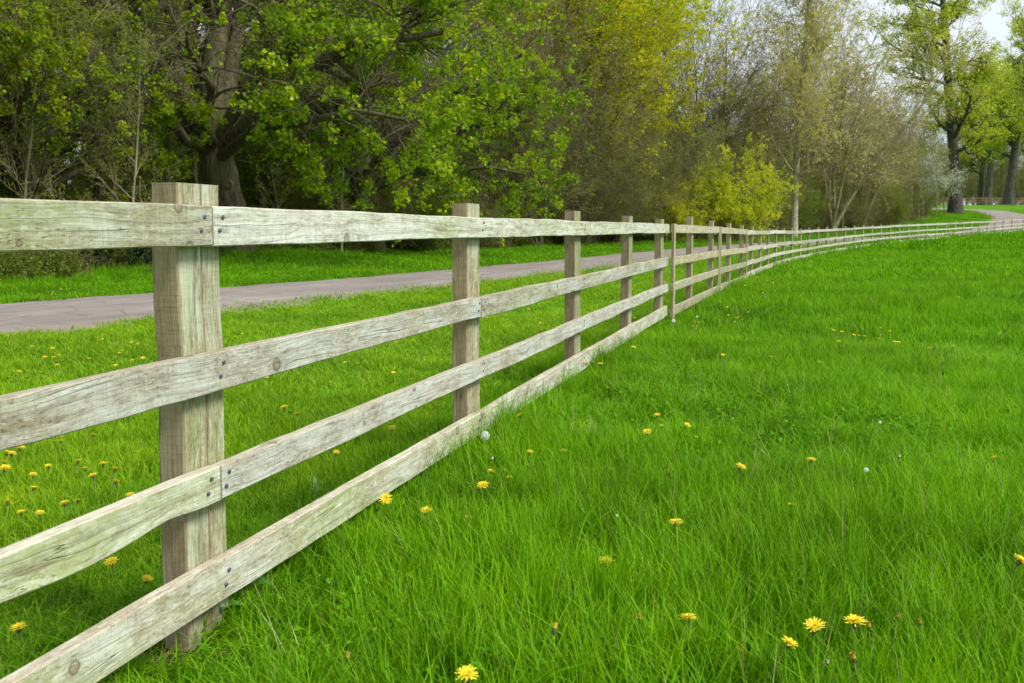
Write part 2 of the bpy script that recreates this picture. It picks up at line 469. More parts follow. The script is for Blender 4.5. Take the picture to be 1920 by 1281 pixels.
# ------------------------------------------------------------------ ground and lane
def axis(parts):
    out = [parts[0][0]]
    for a, b_, s in parts:
        n = max(1, int(round((b_ - a) / s)))
        out += list(np.linspace(a, b_, n + 1)[1:])
    return np.array(out)
gx = axis([(-1500, -300, 200), (-300, -80, 20), (-80, -30, 4), (-30, 30, .5), (30, 75, 1), (75, 180, 7), (180, 600, 60), (600, 1500, 300)])
gy = axis([(-600, -60, 90), (-60, -6, 6), (-6, 60, .5), (60, 160, 1), (160, 300, 5), (300, 600, 50), (600, 2000, 350)])
X, Yg = np.meshgrid(gx, gy)
Z = ground(X, Yg)
nx, ny = len(gx), len(gy)
idx = np.arange(nx * ny).reshape(ny, nx)
Q = np.stack([idx[:-1, :-1], idx[:-1, 1:], idx[1:, 1:], idx[1:, :-1]], -1).reshape(-1, 4)
g_ = mesh_np('ground', np.stack([X, Yg, Z], -1).reshape(-1, 3), Q, mats=[M['terrain']], smooth=True)
tg_ = side_of(TP, X, Yg)
at_ = g_.data.attributes.new('wood', 'FLOAT', 'POINT')
at_.data.foreach_set('value', sm((-.2 - tg_) / 1.0).astype(np.float32) * (Yg.ravel() < 160))
tag(g_, kind='structure')

def make_road():
    n = 900
    P, L = smooth_path(ROAD, n)
    T = np.gradient(P, axis=0); T /= np.hypot(T[:, 0], T[:, 1])[:, None]
    N = np.c_[T[:, 1], -T[:, 0]]
    s = np.linspace(0, L, n)
    ac = np.linspace(-1, 1, 13)
    wl = 2.05 + .10 * np.sin(s * .9) + .06 * np.sin(s * 2.3 + 1) + .05 * np.sin(s * 5.1)
    V = P[:, None, :] + N[:, None, :] * (ac[None, :, None] * wl[:, None, None])
    z = np.interp(V[..., 1], _yy, _hh) + .03 + .03 * (1 - ac[None, :] ** 2) - .03 * (np.abs(ac[None, :]) > .99)
    V = np.concatenate([V, z[..., None]], -1)
    k = len(ac)
    ii = np.arange(n * k).reshape(n, k)
    Q = np.stack([ii[:-1, :-1], ii[:-1, 1:], ii[1:, 1:], ii[1:, :-1]], -1).reshape(-1, 4)
    U = np.stack([np.broadcast_to((ac + 1) / 2, (n, k)), np.broadcast_to(s[:, None], (n, k))], -1).reshape(-1, 2)
    o = mesh_np('road', V.reshape(-1, 3), Q, mats=[M['road']], uv=U[Q.ravel()], smooth=True)
    tag(o, kind='structure')
make_road()

# ------------------------------------------------------------------ fence
B0 = .2599
LA = -1.51                         # front plane of the posts: X = LA + B0 * Y
# (px, depth) of the posts beyond the straight stretch
far_posts = [(1299, 14.4), (1338, 17.5), (1370, 19.9), (1393.5, 22.7), (1413, 25.2), (1427, 27.6), (1440.5, 30.1), (1455, 32.8), (1469, 35.2), (1485, 37.7),
             (1500, 40), (1518, 42.6), (1534, 45.1), (1550, 47.4), (1568, 49.8), (1586, 52.1), (1602, 54.4), (1618, 56.7), (1636, 59), (1651, 61.3), (1669, 63.5),
             (1686, 65.7), (1704, 67.9), (1721, 70), (1738, 72.1), (1756, 74.2), (1774.5, 76.3), (1791, 78.4), (1807, 80.5), (1822, 82.6), (1836, 84.7), (1851, 86.8),
             (1866, 88.9), (1881, 91), (1895, 93), (1910, 95)]
near = [(LA + B0 * y, y) for y in (.52, 2.785, 5.125, 7.55, 9.88, 12.17)]
PST = [np.array(p) for p in near] + [at_depth(px, 430, y)[:2] for px, y in far_posts]
for q in [(45.9, 96.9), (48, 99), (50.3, 101.3), (52.4, 103.6), (54.1, 106), (55.5, 108.4), (56.4, 111)]:
    PST.append(np.array(q))
PST = np.array(PST)
NP = len(PST)
# smooth the far part a little
for _ in range(3):
    Q2 = PST.copy()
    Q2[10:-1] = (PST[9:-2] + 2 * PST[10:-1] + PST[11:]) / 4
    PST = Q2
GZ = np.interp(PST[:, 1], _yy, _hh)

def tangent(k):
    a = PST[max(0, k - 1)]; b = PST[min(NP - 1, k + 1)]
    t = b - a
    return t / np.hypot(*t)

def vnoise(x, seed):
    r = np.random.default_rng(seed).standard_normal(400)
    x = np.asarray(x, float) + 60
    i = np.floor(x).astype(int) % 399
    f = x - np.floor(x); f = f * f * (3 - 2 * f)
    return r[i] * (1 - f) + r[i + 1] * f

def sweep(name, C, T, prof, mats, parent, seed=0, matf=None, caps=True, profmod=None):
    """sweep a closed profile (m,2: along normal / up) along points C with horizontal tangents T; uv in metres"""
    n, m = len(C), len(prof)
    N = np.c_[T[:, 1], -T[:, 0], np.zeros(n)]            # towards the field
    P = np.repeat(prof[None], n, 0)
    s = np.r_[0, np.cumsum(np.linalg.norm(np.diff(C, axis=0), axis=1))]
    if profmod is not None:
        P = profmod(P, s)
    V = C[:, None, :] + N[:, None, :] * P[..., 0:1] + np.array([0, 0, 1.]) * P[..., 1:2]
    V = V.reshape(-1, 3)
    per = np.r_[0, np.cumsum(np.linalg.norm(np.diff(np.vstack([prof, prof[:1]]), axis=0), axis=1))]
    i0 = (np.arange(n - 1)[:, None] * m + np.arange(m)[None]).ravel()
    j = (np.arange(m) + 1) % m
    i1 = (np.arange(n - 1)[:, None] * m + j[None]).ravel()
    Q = np.stack([i0, i0 + m, i1 + m, i1], -1)
    a = np.repeat(np.arange(n - 1), m); e = np.tile(np.arange(m), n - 1)
    U = np.stack([np.c_[s[a], per[e]], np.c_[s[a + 1], per[e]], np.c_[s[a + 1], per[e + 1]], np.c_[s[a], per[e + 1]]], 1)
    mi = np.array([matf(x) for x in e]) if matf else np.zeros(len(Q), int)
    # end caps as quads (profile has 8 points)
    if caps:
        cq, cu, cm = [], [], []
        for base, rev in ((0, False), ((n - 1) * m, True)):
            for t in ((0, 1, 2, 3), (0, 3, 4, 7), (4, 5, 6, 7)):
                t = t[::-1] if rev else t
                cq.append([base + x for x in t]); cu.append([(prof[x][0], prof[x][1]) for x in t]); cm.append(len(mats) - 1)
        Q = np.vstack([Q, cq]); U = np.concatenate([U, np.array(cu)]); mi = np.r_[mi, cm]
    return mesh_np(name, V, Q, mats=mats, parent=parent, uv=U.reshape(-1, 2), matidx=mi)

def rect(w, h, b=.003):
    """8-point bevelled rectangle, x in [0,w] (front at w), z in [-h/2,h/2]; starts on the front"""
    return np.array([(w, -h / 2 + b), (w, h / 2 - b), (w - b, h / 2), (b, h / 2), (0, h / 2 - b), (0, -h / 2 + b), (b, -h / 2), (w - b, -h / 2)])

def nail(parent, pos, nrm, r=.0062):
    k = 8
    nrm = np.array([nrm[0], nrm[1], 0.]); nrm /= np.linalg.norm(nrm)
    t = np.array([-nrm[1], nrm[0], 0.]); u = np.array([0, 0, 1.])
    a = np.linspace(0, 2 * np.pi, k, endpoint=False)
    ring = pos + r * (np.cos(a)[:, None] * t + np.sin(a)[:, None] * u * .9)
    V = np.vstack([ring - nrm * .002, ring + nrm * .0015, (ring - pos) * .6 + pos + nrm * .0022, [pos + nrm * .0014]])
    Q = [(i, (i + 1) % k, k + (i + 1) % k, k + i) for i in range(k)] + [(k + i, k + (i + 1) % k, 2 * k + (i + 1) % k, 2 * k + i) for i in range(k)]
    Tt = [(2 * k + i, 2 * k + (i + 1) % k, 3 * k) for i in range(k)]
    return mesh_np('nail', V, np.array(Q), np.array(Tt), [M['nail']], parent, smooth=True)

b_ = NB('galvanised_nail'); p_ = b_.n('ShaderNodeBsdfPrincipled'); p_.inputs['Base Color'].default_value = (.10, .12, .15, 1); p_.inputs['Metallic'].default_value = .5; p_.inputs['Roughness'].default_value = .5
M['nail'] = b_.done(p_.outputs[0])

def box_uv(name, corner, ax, ay, h, mats, parent, seg=12, seed=0, wob=.0015, lean=(0, 0), split=None):
    """post: footprint ax (along fence) x ay (away from field), bevelled, subdivided in height, uv u=up"""
    la, lb = np.linalg.norm(ax), np.linalg.norm(ay)
    ta, tb = ax / la, ay / lb
    b = .004
    prof = [(b, 0), (la - b, 0), (la, b), (la, lb - b), (la - b, lb), (b, lb), (0, lb - b), (0, b)]
    if split:
        prof = [(b, 0), (split - .004, 0), (split, .005), (split + .004, 0)] + prof[1:]
    prof = np.array(prof); m = len(prof)
    zs = np.linspace(-.25, h, seg + 1)
    V = []
    for i, z in enumerate(zs):
        o = corner + np.array([lean[0], lean[1]]) * z
        wv = wob * vnoise([i * .7, i * .7 + 40], seed)
        for q in prof:
            p2 = o + ta * (q[0] + wv[0]) + tb * (q[1] + wv[1])
            V.append((p2[0], p2[1], z))
    V = np.array(V)
    per = np.r_[0, np.cumsum(np.linalg.norm(np.diff(np.vstack([prof, prof[:1]]), axis=0), axis=1))]
    Q, U, mi = [], [], []
    for i in range(seg):
        for e in range(m):
            f = (e + 1) % m
            Q.append((i * m + e, i * m + f, (i + 1) * m + f, (i + 1) * m + e))
            U += [(zs[i], per[e]), (zs[i], per[e + 1]), (zs[i + 1], per[e + 1]), (zs[i + 1], per[e])]
            d = prof[f] - prof[e]
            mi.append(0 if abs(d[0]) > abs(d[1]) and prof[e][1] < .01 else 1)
    t = seg * m
    # top: fan of quads/tris via centre
    cidx = len(V)
    V = np.vstack([V, [*(corner + np.array(lean) * h + ta * la / 2 + tb * lb / 2), h + .001]])
    Tt = [(t + e, t + (e + 1) % m, cidx) for e in range(m)]
    U2 = []
    for e in range(m):
        f = (e + 1) % m
        U2 += [tuple(prof[e]), tuple(prof[f]), (la / 2, lb / 2)]
    mi += [2] * m
    return mesh_np(name, V, np.array(Q), np.array(Tt), mats, parent, uv=np.array(U + U2), matidx=mi)

def ext(k, s):
    """plan point at metres s past post k along the fence"""
    return PST[k] + tangent(k) * s

def post(k, parent, base, hh=1.185, w=.2, d=.072):
    t = tangent(k); n = np.array([t[1], -t[0]])
    rs = np.random.default_rng(100 + k)
    loc = PST[k] - base[:2]
    c = loc - t * w / 2
    g = GZ[k] - base[2]
    top = hh + (rs.uniform(-.01, .045) if k > 5 else 0)
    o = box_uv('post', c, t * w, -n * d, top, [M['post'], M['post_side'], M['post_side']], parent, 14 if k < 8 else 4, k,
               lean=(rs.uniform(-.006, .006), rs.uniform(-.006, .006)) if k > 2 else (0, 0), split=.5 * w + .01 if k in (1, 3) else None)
    o.location.z = g
    return o

RZ = [(1.079, .097), (.710, .096), (.422, .089), (.164, .105)]

def rail(parent, base, pts, zc, h, seed, step=.06, th=.038, front=.0, waney=0, mats=None, amp=.0028):
    """pts: list of plan points with ground z (n,3); rail follows them"""
    pts = np.asarray(pts, float)
    L = np.r_[0, np.cumsum(np.hypot(*np.diff(pts[:, :2], axis=0).T))]
    n = max(3, int(L[-1] / step))
    s = np.linspace(0, L[-1], n)
    C = np.stack([np.interp(s, L, pts[:, i]) for i in range(3)], -1)
    C[:, 2] += zc
    C -= base
    T = np.gradient(C[:, :2], axis=0); T /= np.hypot(T[:, 0], T[:, 1])[:, None]
    C[:, :2] += np.c_[T[:, 1], -T[:, 0]] * (front + .0015)
    def pm(P, s):
        up = P[..., 1] > 0
        wt = vnoise(s * 1.7, seed) * amp + vnoise(s * 6, seed + 1) * amp * .35
        wb = vnoise(s * 1.3, seed + 2) * amp * 1.1 + vnoise(s * 7, seed + 3) * amp * .35
        if waney:
            wb = wb + .6 * waney * np.exp(-((s - 2.30) / .12) ** 2) - .5 * waney * np.exp(-((s - 1.93) / .2) ** 2)
        P[..., 1] += np.where(up, wt[:, None], wb[:, None])
        P[..., 0] += (vnoise(s * 1.1, seed + 5) * .0012)[:, None]
        return P
    mf = lambda e: {0: 0, 1: 1, 2: 1, 3: 1, 7: 0, 6: 1, 5: 1}.get(e, 0)
    return sweep('rail', C, T, rect(th, h), mats or [M['rail'], M['rail_top'], M['rail_top']], parent, matf=mf, profmod=pm)

def stn(k, s=0.0):
    p = ext(k, s)
    return (p[0], p[1], GZ[k] if s == 0 else float(np.interp(p[1], _yy, _hh)))

# first stretch: posts 0..5
base = np.array([*PST[1], 0.0])
f1 = empty('wooden_fence', base)
tag(f1, 'weathered four-rail timber fence running from the left foreground to the two small gates', 'fence', 'post and rail fences')
for k in range(0, 6):
    post(k, f1, base, {1: 1.183, 2: 1.188, 3: 1.194, 4: 1.187, 5: 1.183}.get(k, 1.19))
J1 = .045   # where the joint sits past the centre of a post
def run(a, sa, b, sb):
    return [stn(a, sa)] + [stn(k) for k in range(a + 1, b)] + [stn(b, sb)] if b > a else [stn(a, sa), stn(b, sb)]
rails1 = [
    (0, run(0, -.2, 1, -.008), 11, .0), (0, run(1, -.001, 5, .24), 12, .0),
    (1, run(0, -.2, 2, -.02), 21, .0), (1, run(2, -.012, 5, .22), 22, .0),
    (2, run(0, -.2, 1, .002), 31, .022), (2, run(1, .008, 5, .23), 32, .0),
    (3, run(0, -.2, 2, -.02), 41, .0), (3, run(2, -.015, 5, .18), 42, .0)]
for ri, pts, sd, wn in rails1:
    zc, hh = RZ[ri]
    r_ = rail(f1, base, pts, zc, hh + (.008 if sd == 42 else 0), sd, waney=wn, mats=[M['mossy_rail'] if sd in (11, 31, 41) else M['rail'], M['rail_top'], M['rail_top']])
    y0, y1 = pts[0][1], pts[-1][1]
    for k in range(1, 6):
        t = tangent(k); n = np.array([t[1], -t[0]])
        for ds, dz in ((-.005, .022), (-.022, -.012)):
            for off in ([.035] if True else []):
                q = PST[k] + t * (off + ds)
                if abs(y0 - PST[k][1]) < .3: q = PST[k] + t * (.05 + ds)
                elif abs(y1 - PST[k][1]) < .3: q = PST[k] + t * (-.04 + ds)
                if y0 + .01 < q[1] < y1 - .01:
                    q3 = np.array([q[0] + n[0] * (.038 + .0042), q[1] + n[1] * (.038 + .0042), GZ[k] + zc + dz]) - base
                    nail(r_, q3, n)

# the two small gates
def gate(name_label, ka, sa, kb, sb, seed, front):
    A = np.array(stn(ka, sa)); Bp = np.array(stn(kb, sb))
    A[2] = float(np.interp(A[1], _yy, _hh)); Bp[2] = float(np.interp(Bp[1], _yy, _hh))
    base = A.copy()
    o = empty('wooden_gate', base)
    tag(o, name_label, 'gate', 'small timber gates in the fence')
    t = (Bp - A)[:2]; Lg = np.hypot(*t); t /= Lg; n = np.array([t[1], -t[0]])
    for i, (zc, hh) in enumerate(RZ):
        rail(o, base, [tuple(A), tuple(Bp)], zc - (.02 if i == 3 else 0), hh * (1.0 if i else 1.02), seed + i * 7, front=front, th=.03, mats=[M['gate_wood'], M['rail_top'], M['rail_top']], amp=.0016)
    for q, sd in ((A, 1), (Bp, 2)):
        c = q[:2] - base[:2] + n * (front + .034) - (t * .10 if sd == 2 else 0) + (t * .002 if sd == 1 else -t * .002)
        st = box_uv('stile', c + n * .006, t * .10, -n * .032, 1.14, [M['gate_wood'], M['post_side'], M['rail_top']], o, 8, seed + sd)
        st.location.z = q[2] - base[2] + 0.03
        st.data.transform(__import__('mathutils').Matrix.Diagonal((1, 1, .97, 1)))
    # rail stubs and striking blocks behind the hanging stile
    for zc, hh in RZ[:3]:
        for s_ in (.05,):
            c = A[:2] - base[:2] - t * .10 + n * (front - .045)
            blk = box_uv('striking_block', c, t * .12, -n * .04, .30, [M['post_side'], M['post_side'], M['rail_top']], o, 2, 5)
            blk.data.transform(__import__('mathutils').Matrix.Translation((0, 0, .25)))
            blk.data.transform(__import__('mathutils').Matrix.Diagonal((1, 1, .13 / .55, 1)))
            blk.location.z = zc - .075
    return o
gate('nearer of the two small four-bar gates, with level bars', 5, .30, 7, .15, 210, .052)
gate('farther of the two small gates, its top bar dipping away', 7, .30, 9, .06, 310, .052)
# the posts the gates close against
base = np.array([*PST[6], 0.0])
for k, lab in ((6, 'bare timber post behind the middle of the nearer gate'), (7, 'brown post behind the join of the two gates'),
               (8, 'slim pale post behind the middle of the farther gate'), (9, 'brown post behind the end stile of the farther gate')):
    bs = np.array([*PST[k], GZ[k]])
    o = empty('gate_post', bs)
    tag(o, lab, 'post', 'posts behind the gates')
    pp = post(k, o, bs, 1.2 if k != 8 else 1.18, w=.15)

# second stretch
base = np.array([*PST[9], GZ[9]])
f2 = empty('wooden_fence', base)
tag(f2, 'pale rail fence beyond the gates curving away to the right along the lane', 'fence', 'post and rail fences')
for k in range(10, NP):
    post(k, f2, base, 1.185, w=.17 if k > 12 else .15)
sd = 500
for ri in range(4):
    zc, hh = RZ[ri]
    k = 9; first = True
    while k < NP - 1:
        nb = min(NP - 1, k + (2 if (ri % 2 or not first) else 1))
        pts = run(k, .10 if first else .004, nb, 0)
        sd += 1
        jz = random.uniform(-.012, .012)
        wd = 1.0 if k < 24 else 1.0
        rail(f2, base, pts, zc + jz, hh * wd, sd, step=.4 if k > 14 else .2, amp=.004)
        k = nb; first = False

# far brown fence by the oaks
base = np.array([74.0, 197.0, G(74, 197)])
f3 = empty('wooden_fence', base)
tag(f3, 'low brown three-rail fence far off among the oaks at the right', 'fence', 'post and rail fences')
for i in range(26):
    x, y = 66 + i * 2.3, 196 + i * .25
    z = float(np.interp(y, _yy, _hh))
    o = box_uv('post', np.array([x, y]) - base[:2], np.array([.2, 0]), np.array([0, .12]), 1.35, [M['brown_fence']] * 3, f3, 2, i)
    o.location.z = z - base[2]
for zc in (.45, .85, 1.22):
    for j in range(0, 25, 5):
        pts = [(66 + i * 2.3, 196 + i * .25, float(np.interp(196 + i * .25, _yy, _hh))) for i in range(j, j + 6)]
        rail(f3, base, pts, zc, .13, 900 + j, step=2.3, mats=[M['brown_fence']] * 3)

# ------------------------------------------------------------------ trees
def unit(v):
    return v / np.maximum(np.linalg.norm(v, axis=-1, keepdims=True), 1e-9)

def tubes(P, Rr, S):
    """P (N,K,3), Rr (N,K) -> V, Q"""
    N, K, _ = P.shape
    T = unit(np.gradient(P, axis=1))
    ref = np.zeros((N, 1, 3)); ref[..., 0] = 1
    m0 = unit(P[:, -1:] - P[:, :1])
    ref = np.where(np.abs(m0[..., 0:1]) > .8, np.array([0, 1., 0]), ref)
    A = unit(np.cross(T, ref)); Bv = np.cross(T, A)
    a = np.linspace(0, 2 * np.pi, S, endpoint=False)
    V = P[:, :, None, :] + Rr[:, :, None, None] * (np.cos(a)[:, None] * A[:, :, None, :] + np.sin(a)[:, None] * Bv[:, :, None, :])
    ii = np.arange(N * K * S).reshape(N, K, S)
    jj = np.roll(ii, -1, axis=2)
    Q = np.stack([ii[:, :-1], jj[:, :-1], jj[:, 1:], ii[:, 1:]], -1).reshape(-1, 4)
    return V.reshape(-1, 3), Q

def children(rg, P, Rr, n, t0, t1, ang, angv, lenr, rr, K, wob, trop, L=None, lfun=None, flat=0.0):
    """n children on each parent polyline"""
    N, Kp, _ = P.shape
    if L is None:
        L = np.linalg.norm(np.diff(P, axis=1), axis=2).sum(1)
    t = t0 + (t1 - t0) * (np.arange(n)[None] + rg.uniform(0, 1, (N, n))) / n
    f = t * (Kp - 1); i = np.minimum(f.astype(int), Kp - 2); fr = (f - i)[..., None]
    ar = np.arange(N)[:, None]
    p0 = P[ar, i] * (1 - fr) + P[ar, i + 1] * fr
    r0 = Rr[ar, i] * (1 - fr[..., 0]) + Rr[ar, i + 1] * fr[..., 0]
    tg = unit(P[ar, i + 1] - P[ar, i])
    rd = rg.standard_normal((N, n, 3))
    rd[..., 2] *= (1 - flat)
    pr = unit(rd - (rd * tg).sum(-1, keepdims=True) * tg)
    an = np.radians(ang + angv * rg.standard_normal((N, n)))[..., None]
    d = unit(np.cos(an) * tg + np.sin(an) * pr)
    ln = L[:, None] * lenr * rg.uniform(.65, 1.25, (N, n))
    if lfun is not None: ln = ln * lfun(t)
    M_ = N * n
    d = d.reshape(M_, 3); p = p0.reshape(M_, 3); ln = ln.reshape(M_); r0 = np.minimum(r0.reshape(M_) * rr, ln * .06)
    out = np.empty((M_, K, 3)); out[:, 0] = p
    st = ln / (K - 1)
    for k in range(1, K):
        d = unit(d + wob * rg.standard_normal((M_, 3)) + np.array([0, 0, trop]))
        p = p + d * st[:, None]
        out[:, k] = p
    rad = r0[:, None] * np.linspace(1, .35, K)[None]
    return out, rad, ln

def leaves(rg, P, per, spread, size, nup=.6, t0=.2):
    N, K, _ = P.shape
    t = rg.uniform(t0, 1, (N, per)); f = t * (K - 1); i = np.minimum(f.astype(int), K - 2); fr = (f - i)[..., None]
    ar = np.arange(N)[:, None]
    c = (P[ar, i] * (1 - fr) + P[ar, i + 1] * fr + spread * rg.standard_normal((N, per, 3))).reshape(-1, 3)
    M_ = len(c)
    nrm = unit(rg.standard_normal((M_, 3)) + np.array([0, 0, nup]))
    a = unit(np.cross(nrm, rg.standard_normal((M_, 3)))); b = np.cross(nrm, a)
    s = size * rg.uniform(.55, 1.3, (M_, 1))
    fold = nrm * s * .25
    V = np.stack([c - a * s * .5, c + b * s * .42 + fold, c + a * s * .5, c - b * s * .42 + fold], 1).reshape(-1, 3)
    k = np.arange(M_) * 4
    T = np.concatenate([np.stack([k, k + 1, k + 2], -1), np.stack([k, k + 2, k + 3], -1)])
    lv = rg.uniform(0, 1, M_)
    clump = np.repeat(rg.uniform(-.18, .18, N), per)
    lv = np.clip(lv + clump, 0, 1)
    return V, T, np.r_[lv, lv]

class TreeMesh:
    def __init__(s): s.V = []; s.Q = []; s.n = 0; s.LV = []; s.LT = []; s.LA = []; s.ln = 0
    def tube(s, P, Rr, S):
        V, Q = tubes(P, Rr, S); s.V.append(V); s.Q.append(Q + s.n); s.n += len(V)
    def leaf(s, *a, **k):
        V, T, A = leaves(*a, **k); s.LV.append(V); s.LT.append(T + s.ln); s.LA.append(A); s.ln += len(V)
    def build(s, name, bark, leafm):
        root = bpy.data.objects.new(name, None); root.empty_display_size = .2
        tr = mesh_np('trunk', np.concatenate(s.V), np.concatenate(s.Q), mats=[bark], smooth=True, link=False)
        parts = [tr]
        if s.LV:
            parts.append(mesh_np('crown', np.concatenate(s.LV), None, np.concatenate(s.LT), [leafm], fattr={'lv': np.concatenate(s.LA)}, link=False))
        return root, parts

def place(proto, name, loc, rz, sc, label, cat, group=None, first=False):
    root, parts = proto
    r = bpy.data.objects.new(name, None)
    r.empty_display_size = .3
    r.location = loc; r.rotation_euler = (0, 0, rz); r.scale = (sc, sc, sc) if not isinstance(sc, tuple) else sc
    COL.objects.link(r)
    for p in parts:
        c = p.copy(); COL.objects.link(c); c.parent = r
    tag(r, label, cat, group)
    return r

def resample(pts, K):
    pts = np.asarray(pts, float)
    L = np.r_[0, np.cumsum(np.linalg.norm(np.diff(pts, axis=0), axis=1))]
    s = np.linspace(0, L[-1], K)
    return np.stack([np.interp(s, L, pts[:, i]) for i in range(3)], -1)

def smooth_poly(P):
    for _ in range(2):
        P[1:-1] = (P[:-2] + 2 * P[1:-1] + P[2:]) / 4
    return P

def generic(seed, hgt, r0, lean=.05, trunk_wob=.05, n1=12, t1=(.3, .98), a1=45, l1=.42, trop1=.05, n2=7, l2=.5, n3=6, l3=.5, n4=4, l4=.5,
            per=6, spread=.08, size=.09, stems=1, flare=1.5, trop2=.05, twig_r=.006, lfun=None, sides=8, leaf3=0, wob=.12, nup=.6, stem_spread=.3, prr=.5):
    rg = np.random.default_rng(seed)
    tm = TreeMesh()
    P0 = []
    K0 = 12
    for s in range(stems):
        d = np.array([rg.normal() * lean, rg.normal() * lean, 1.0])
        if stems > 1:
            a = 2 * np.pi * s / stems + rg.uniform(-.4, .4); d += np.array([math.cos(a), math.sin(a), 0]) * rg.uniform(.3, 1.0) * stem_spread
        d = unit(d); p = np.array([0, 0, -.15]) + (np.array([rg.normal(), rg.normal(), 0]) * .12 if stems > 1 else 0)
        L = hgt * (rg.uniform(.7, 1.0) if stems > 1 else 1.0)
        pts = [p]
        for k in range(K0 - 1):
            d = unit(d + trunk_wob * rg.standard_normal(3) + np.array([0, 0, .04]))
            p = p + d * L / (K0 - 1); pts.append(p)
        P0.append(pts)
    P0 = np.array(P0)
    rad = r0 * np.linspace(1, .22, K0)[None] * rg.uniform(.7, 1, (stems, 1)) if stems > 1 else r0 * np.linspace(1, .2, K0)[None]
    rad = rad.copy()
    if stems == 1 and r0 > .5: rad = (r0 * np.linspace(1, .35, K0)[None] ** .7).copy()
    rad[:, 0] *= flare; rad[:, 1] *= 1 + (flare - 1) * .15
    tm.tube(P0, rad, sides)
    L0 = np.full(stems, hgt)
    P1, R1, L1 = children(rg, P0, rad, n1, t1[0], t1[1], a1, 9, l1, prr, 8, wob * .8, trop1, L0, lfun)
    R1 = np.maximum(R1, twig_r * 1.2); tm.tube(P1, R1, 5)
    P2, R2, L2 = children(rg, P1, R1, n2, .2, 1, 42, 12, l2, .55, 6, wob, trop2, L1)
    R2 = np.maximum(R2, twig_r); tm.tube(P2, R2, 4)
    P3, R3, L3 = children(rg, P2, R2, n3, .15, 1, 42, 14, l3, .6, 4, wob * 1.2, trop2, L2)
    R3 = np.maximum(R3, twig_r * .8); tm.tube(P3, R3, 3)
    last = P3
    if n4:
        P4, R4, L4 = children(rg, P3, R3, n4, .15, 1, 42, 16, l4, .7, 3, wob * 1.4, trop2, L3)
        R4 = np.maximum(R4, twig_r * .6); tm.tube(P4, R4, 3)
        last = P4
    if per: tm.leaf(rg, last, per, spread, size, nup=nup)
    if leaf3: tm.leaf(rg, P3, leaf3, spread, size, nup=nup)
    return tm

shape_round = lambda t: .55 + .75 * np.sin(np.clip(t, 0, 1) * np.pi * .9)
shape_cone = lambda t: 1.25 - .9 * t
PR = {}
PR['wood1'] = generic(11, 15, .17, .06, .06, 11, (.28, .98), 48, .30, .06, 6, .5, 5, .5, 2, .5, per=6, spread=.10, size=.14, twig_r=.010, lfun=shape_round).build('t', M['dark_bark'], M['maple_leaf'])
PR['wood2'] = generic(12, 13, .14, .12, .08, 11, (.22, .98), 52, .32, .03, 6, .5, 5, .5, 2, .5, per=7, spread=.10, size=.13, twig_r=.010, lfun=shape_round).build('t', M['dark_bark'], M['small_leaf'])
PR['bare1'] = generic(13, 14, .16, .05, .05, 15, (.12, .98), 38, .40, .06, 7, .5, 6, .5, 3, .5, per=1, spread=.03, size=.07, twig_r=.010, lfun=shape_round).build('t', M['brown_twig'], M['bud'])
PR['bare2'] = generic(14, 11, .12, .08, .08, 12, (.06, .98), 50, .42, .03, 7, .5, 5, .5, 2, .5, per=5, spread=.08, size=.09, stems=3, twig_r=.013, lfun=shape_round).build('t', M['brown_twig'], M['small_leaf'])
PR['yellow'] = generic(15, 14, .17, .05, .06, 16, (.26, .98), 46, .40, .07, 7, .5, 6, .45, 3, .5, per=15, spread=.11, size=.16, twig_r=.008, lfun=shape_round).build('t', M['dark_bark'], M['yellow_leaf'])
PR['ybush'] = generic(16, 5.5, .07, .1, .09, 8, (.08, .98), 50, .45, .05, 6, .5, 5, .5, 3, .5, per=6, spread=.07, size=.11, stems=5, twig_r=.007, stem_spread=.7).build('t', M['brown_twig'], M['yellow_leaf'])
PR['poplar'] = generic(17, 22, .26, .01, .015, 46, (.16, .99), 34, .25, .10, 7, .5, 5, .5, 2, .5, per=9, spread=.08, size=.12, twig_r=.010, lfun=shape_cone, flare=1.3, sides=10, prr=.26).build('t', M['pale_bark'], M['pale_leaf'])
PR['arch'] = generic(18, 13, .15, .05, .05, 11, (.14, .98), 26, .34, .06, 6, .5, 4, .5, 2, .5, per=4, spread=.09, size=.11, stems=7, twig_r=.013, stem_spread=.42, trop2=-.02).build('t', M['grey_twig'], M['pale_leaf'])
PR['shrub1'] = generic(19, 4.2, .035, .1, .1, 8, (.06, .98), 48, .45, .05, 6, .5, 5, .5, 2, .5, per=5, spread=.06, size=.075, stems=7, twig_r=.005, stem_spread=.6).build('t', M['brown_twig'], M['small_leaf'])
PR['shrub2'] = generic(20, 3.4, .03, .1, .12, 8, (.06, .98), 52, .5, .02, 6, .5, 6, .5, 3, .5, per=1, spread=.05, size=.06, stems=9, twig_r=.005, stem_spread=.8).build('t', M['brown_twig'], M['small_leaf'])
PR['blossom'] = generic(21, 5.6, .05, .1, .08, 9, (.32, .98), 45, .42, .05, 6, .5, 5, .5, 2, .5, per=4, spread=.07, size=.10, stems=3, twig_r=.006, stem_spread=.4).build('t', M['brown_twig'], M['blossom'])
PR['oak'] = generic(32, 24, .60, .02, .03, 22, (.26, .98), 66, .20, .03, 8, .5, 6, .5, 3, .5, per=9, spread=.2, size=.22, twig_r=.014, lfun=shape_round, flare=1.6, sides=12, wob=.16).build('t', M['oak_bark'], M['oak_leaf'])
PR['oak2'] = generic(23, 23, .60, .02, .03, 20, (.34, .98), 62, .24, .03, 8, .5, 6, .5, 3, .5, per=8, spread=.2, size=.22, twig_r=.014, lfun=shape_round, flare=1.6, sides=12, wob=.16).build('t', M['oak_bark'], M['oak_leaf'])
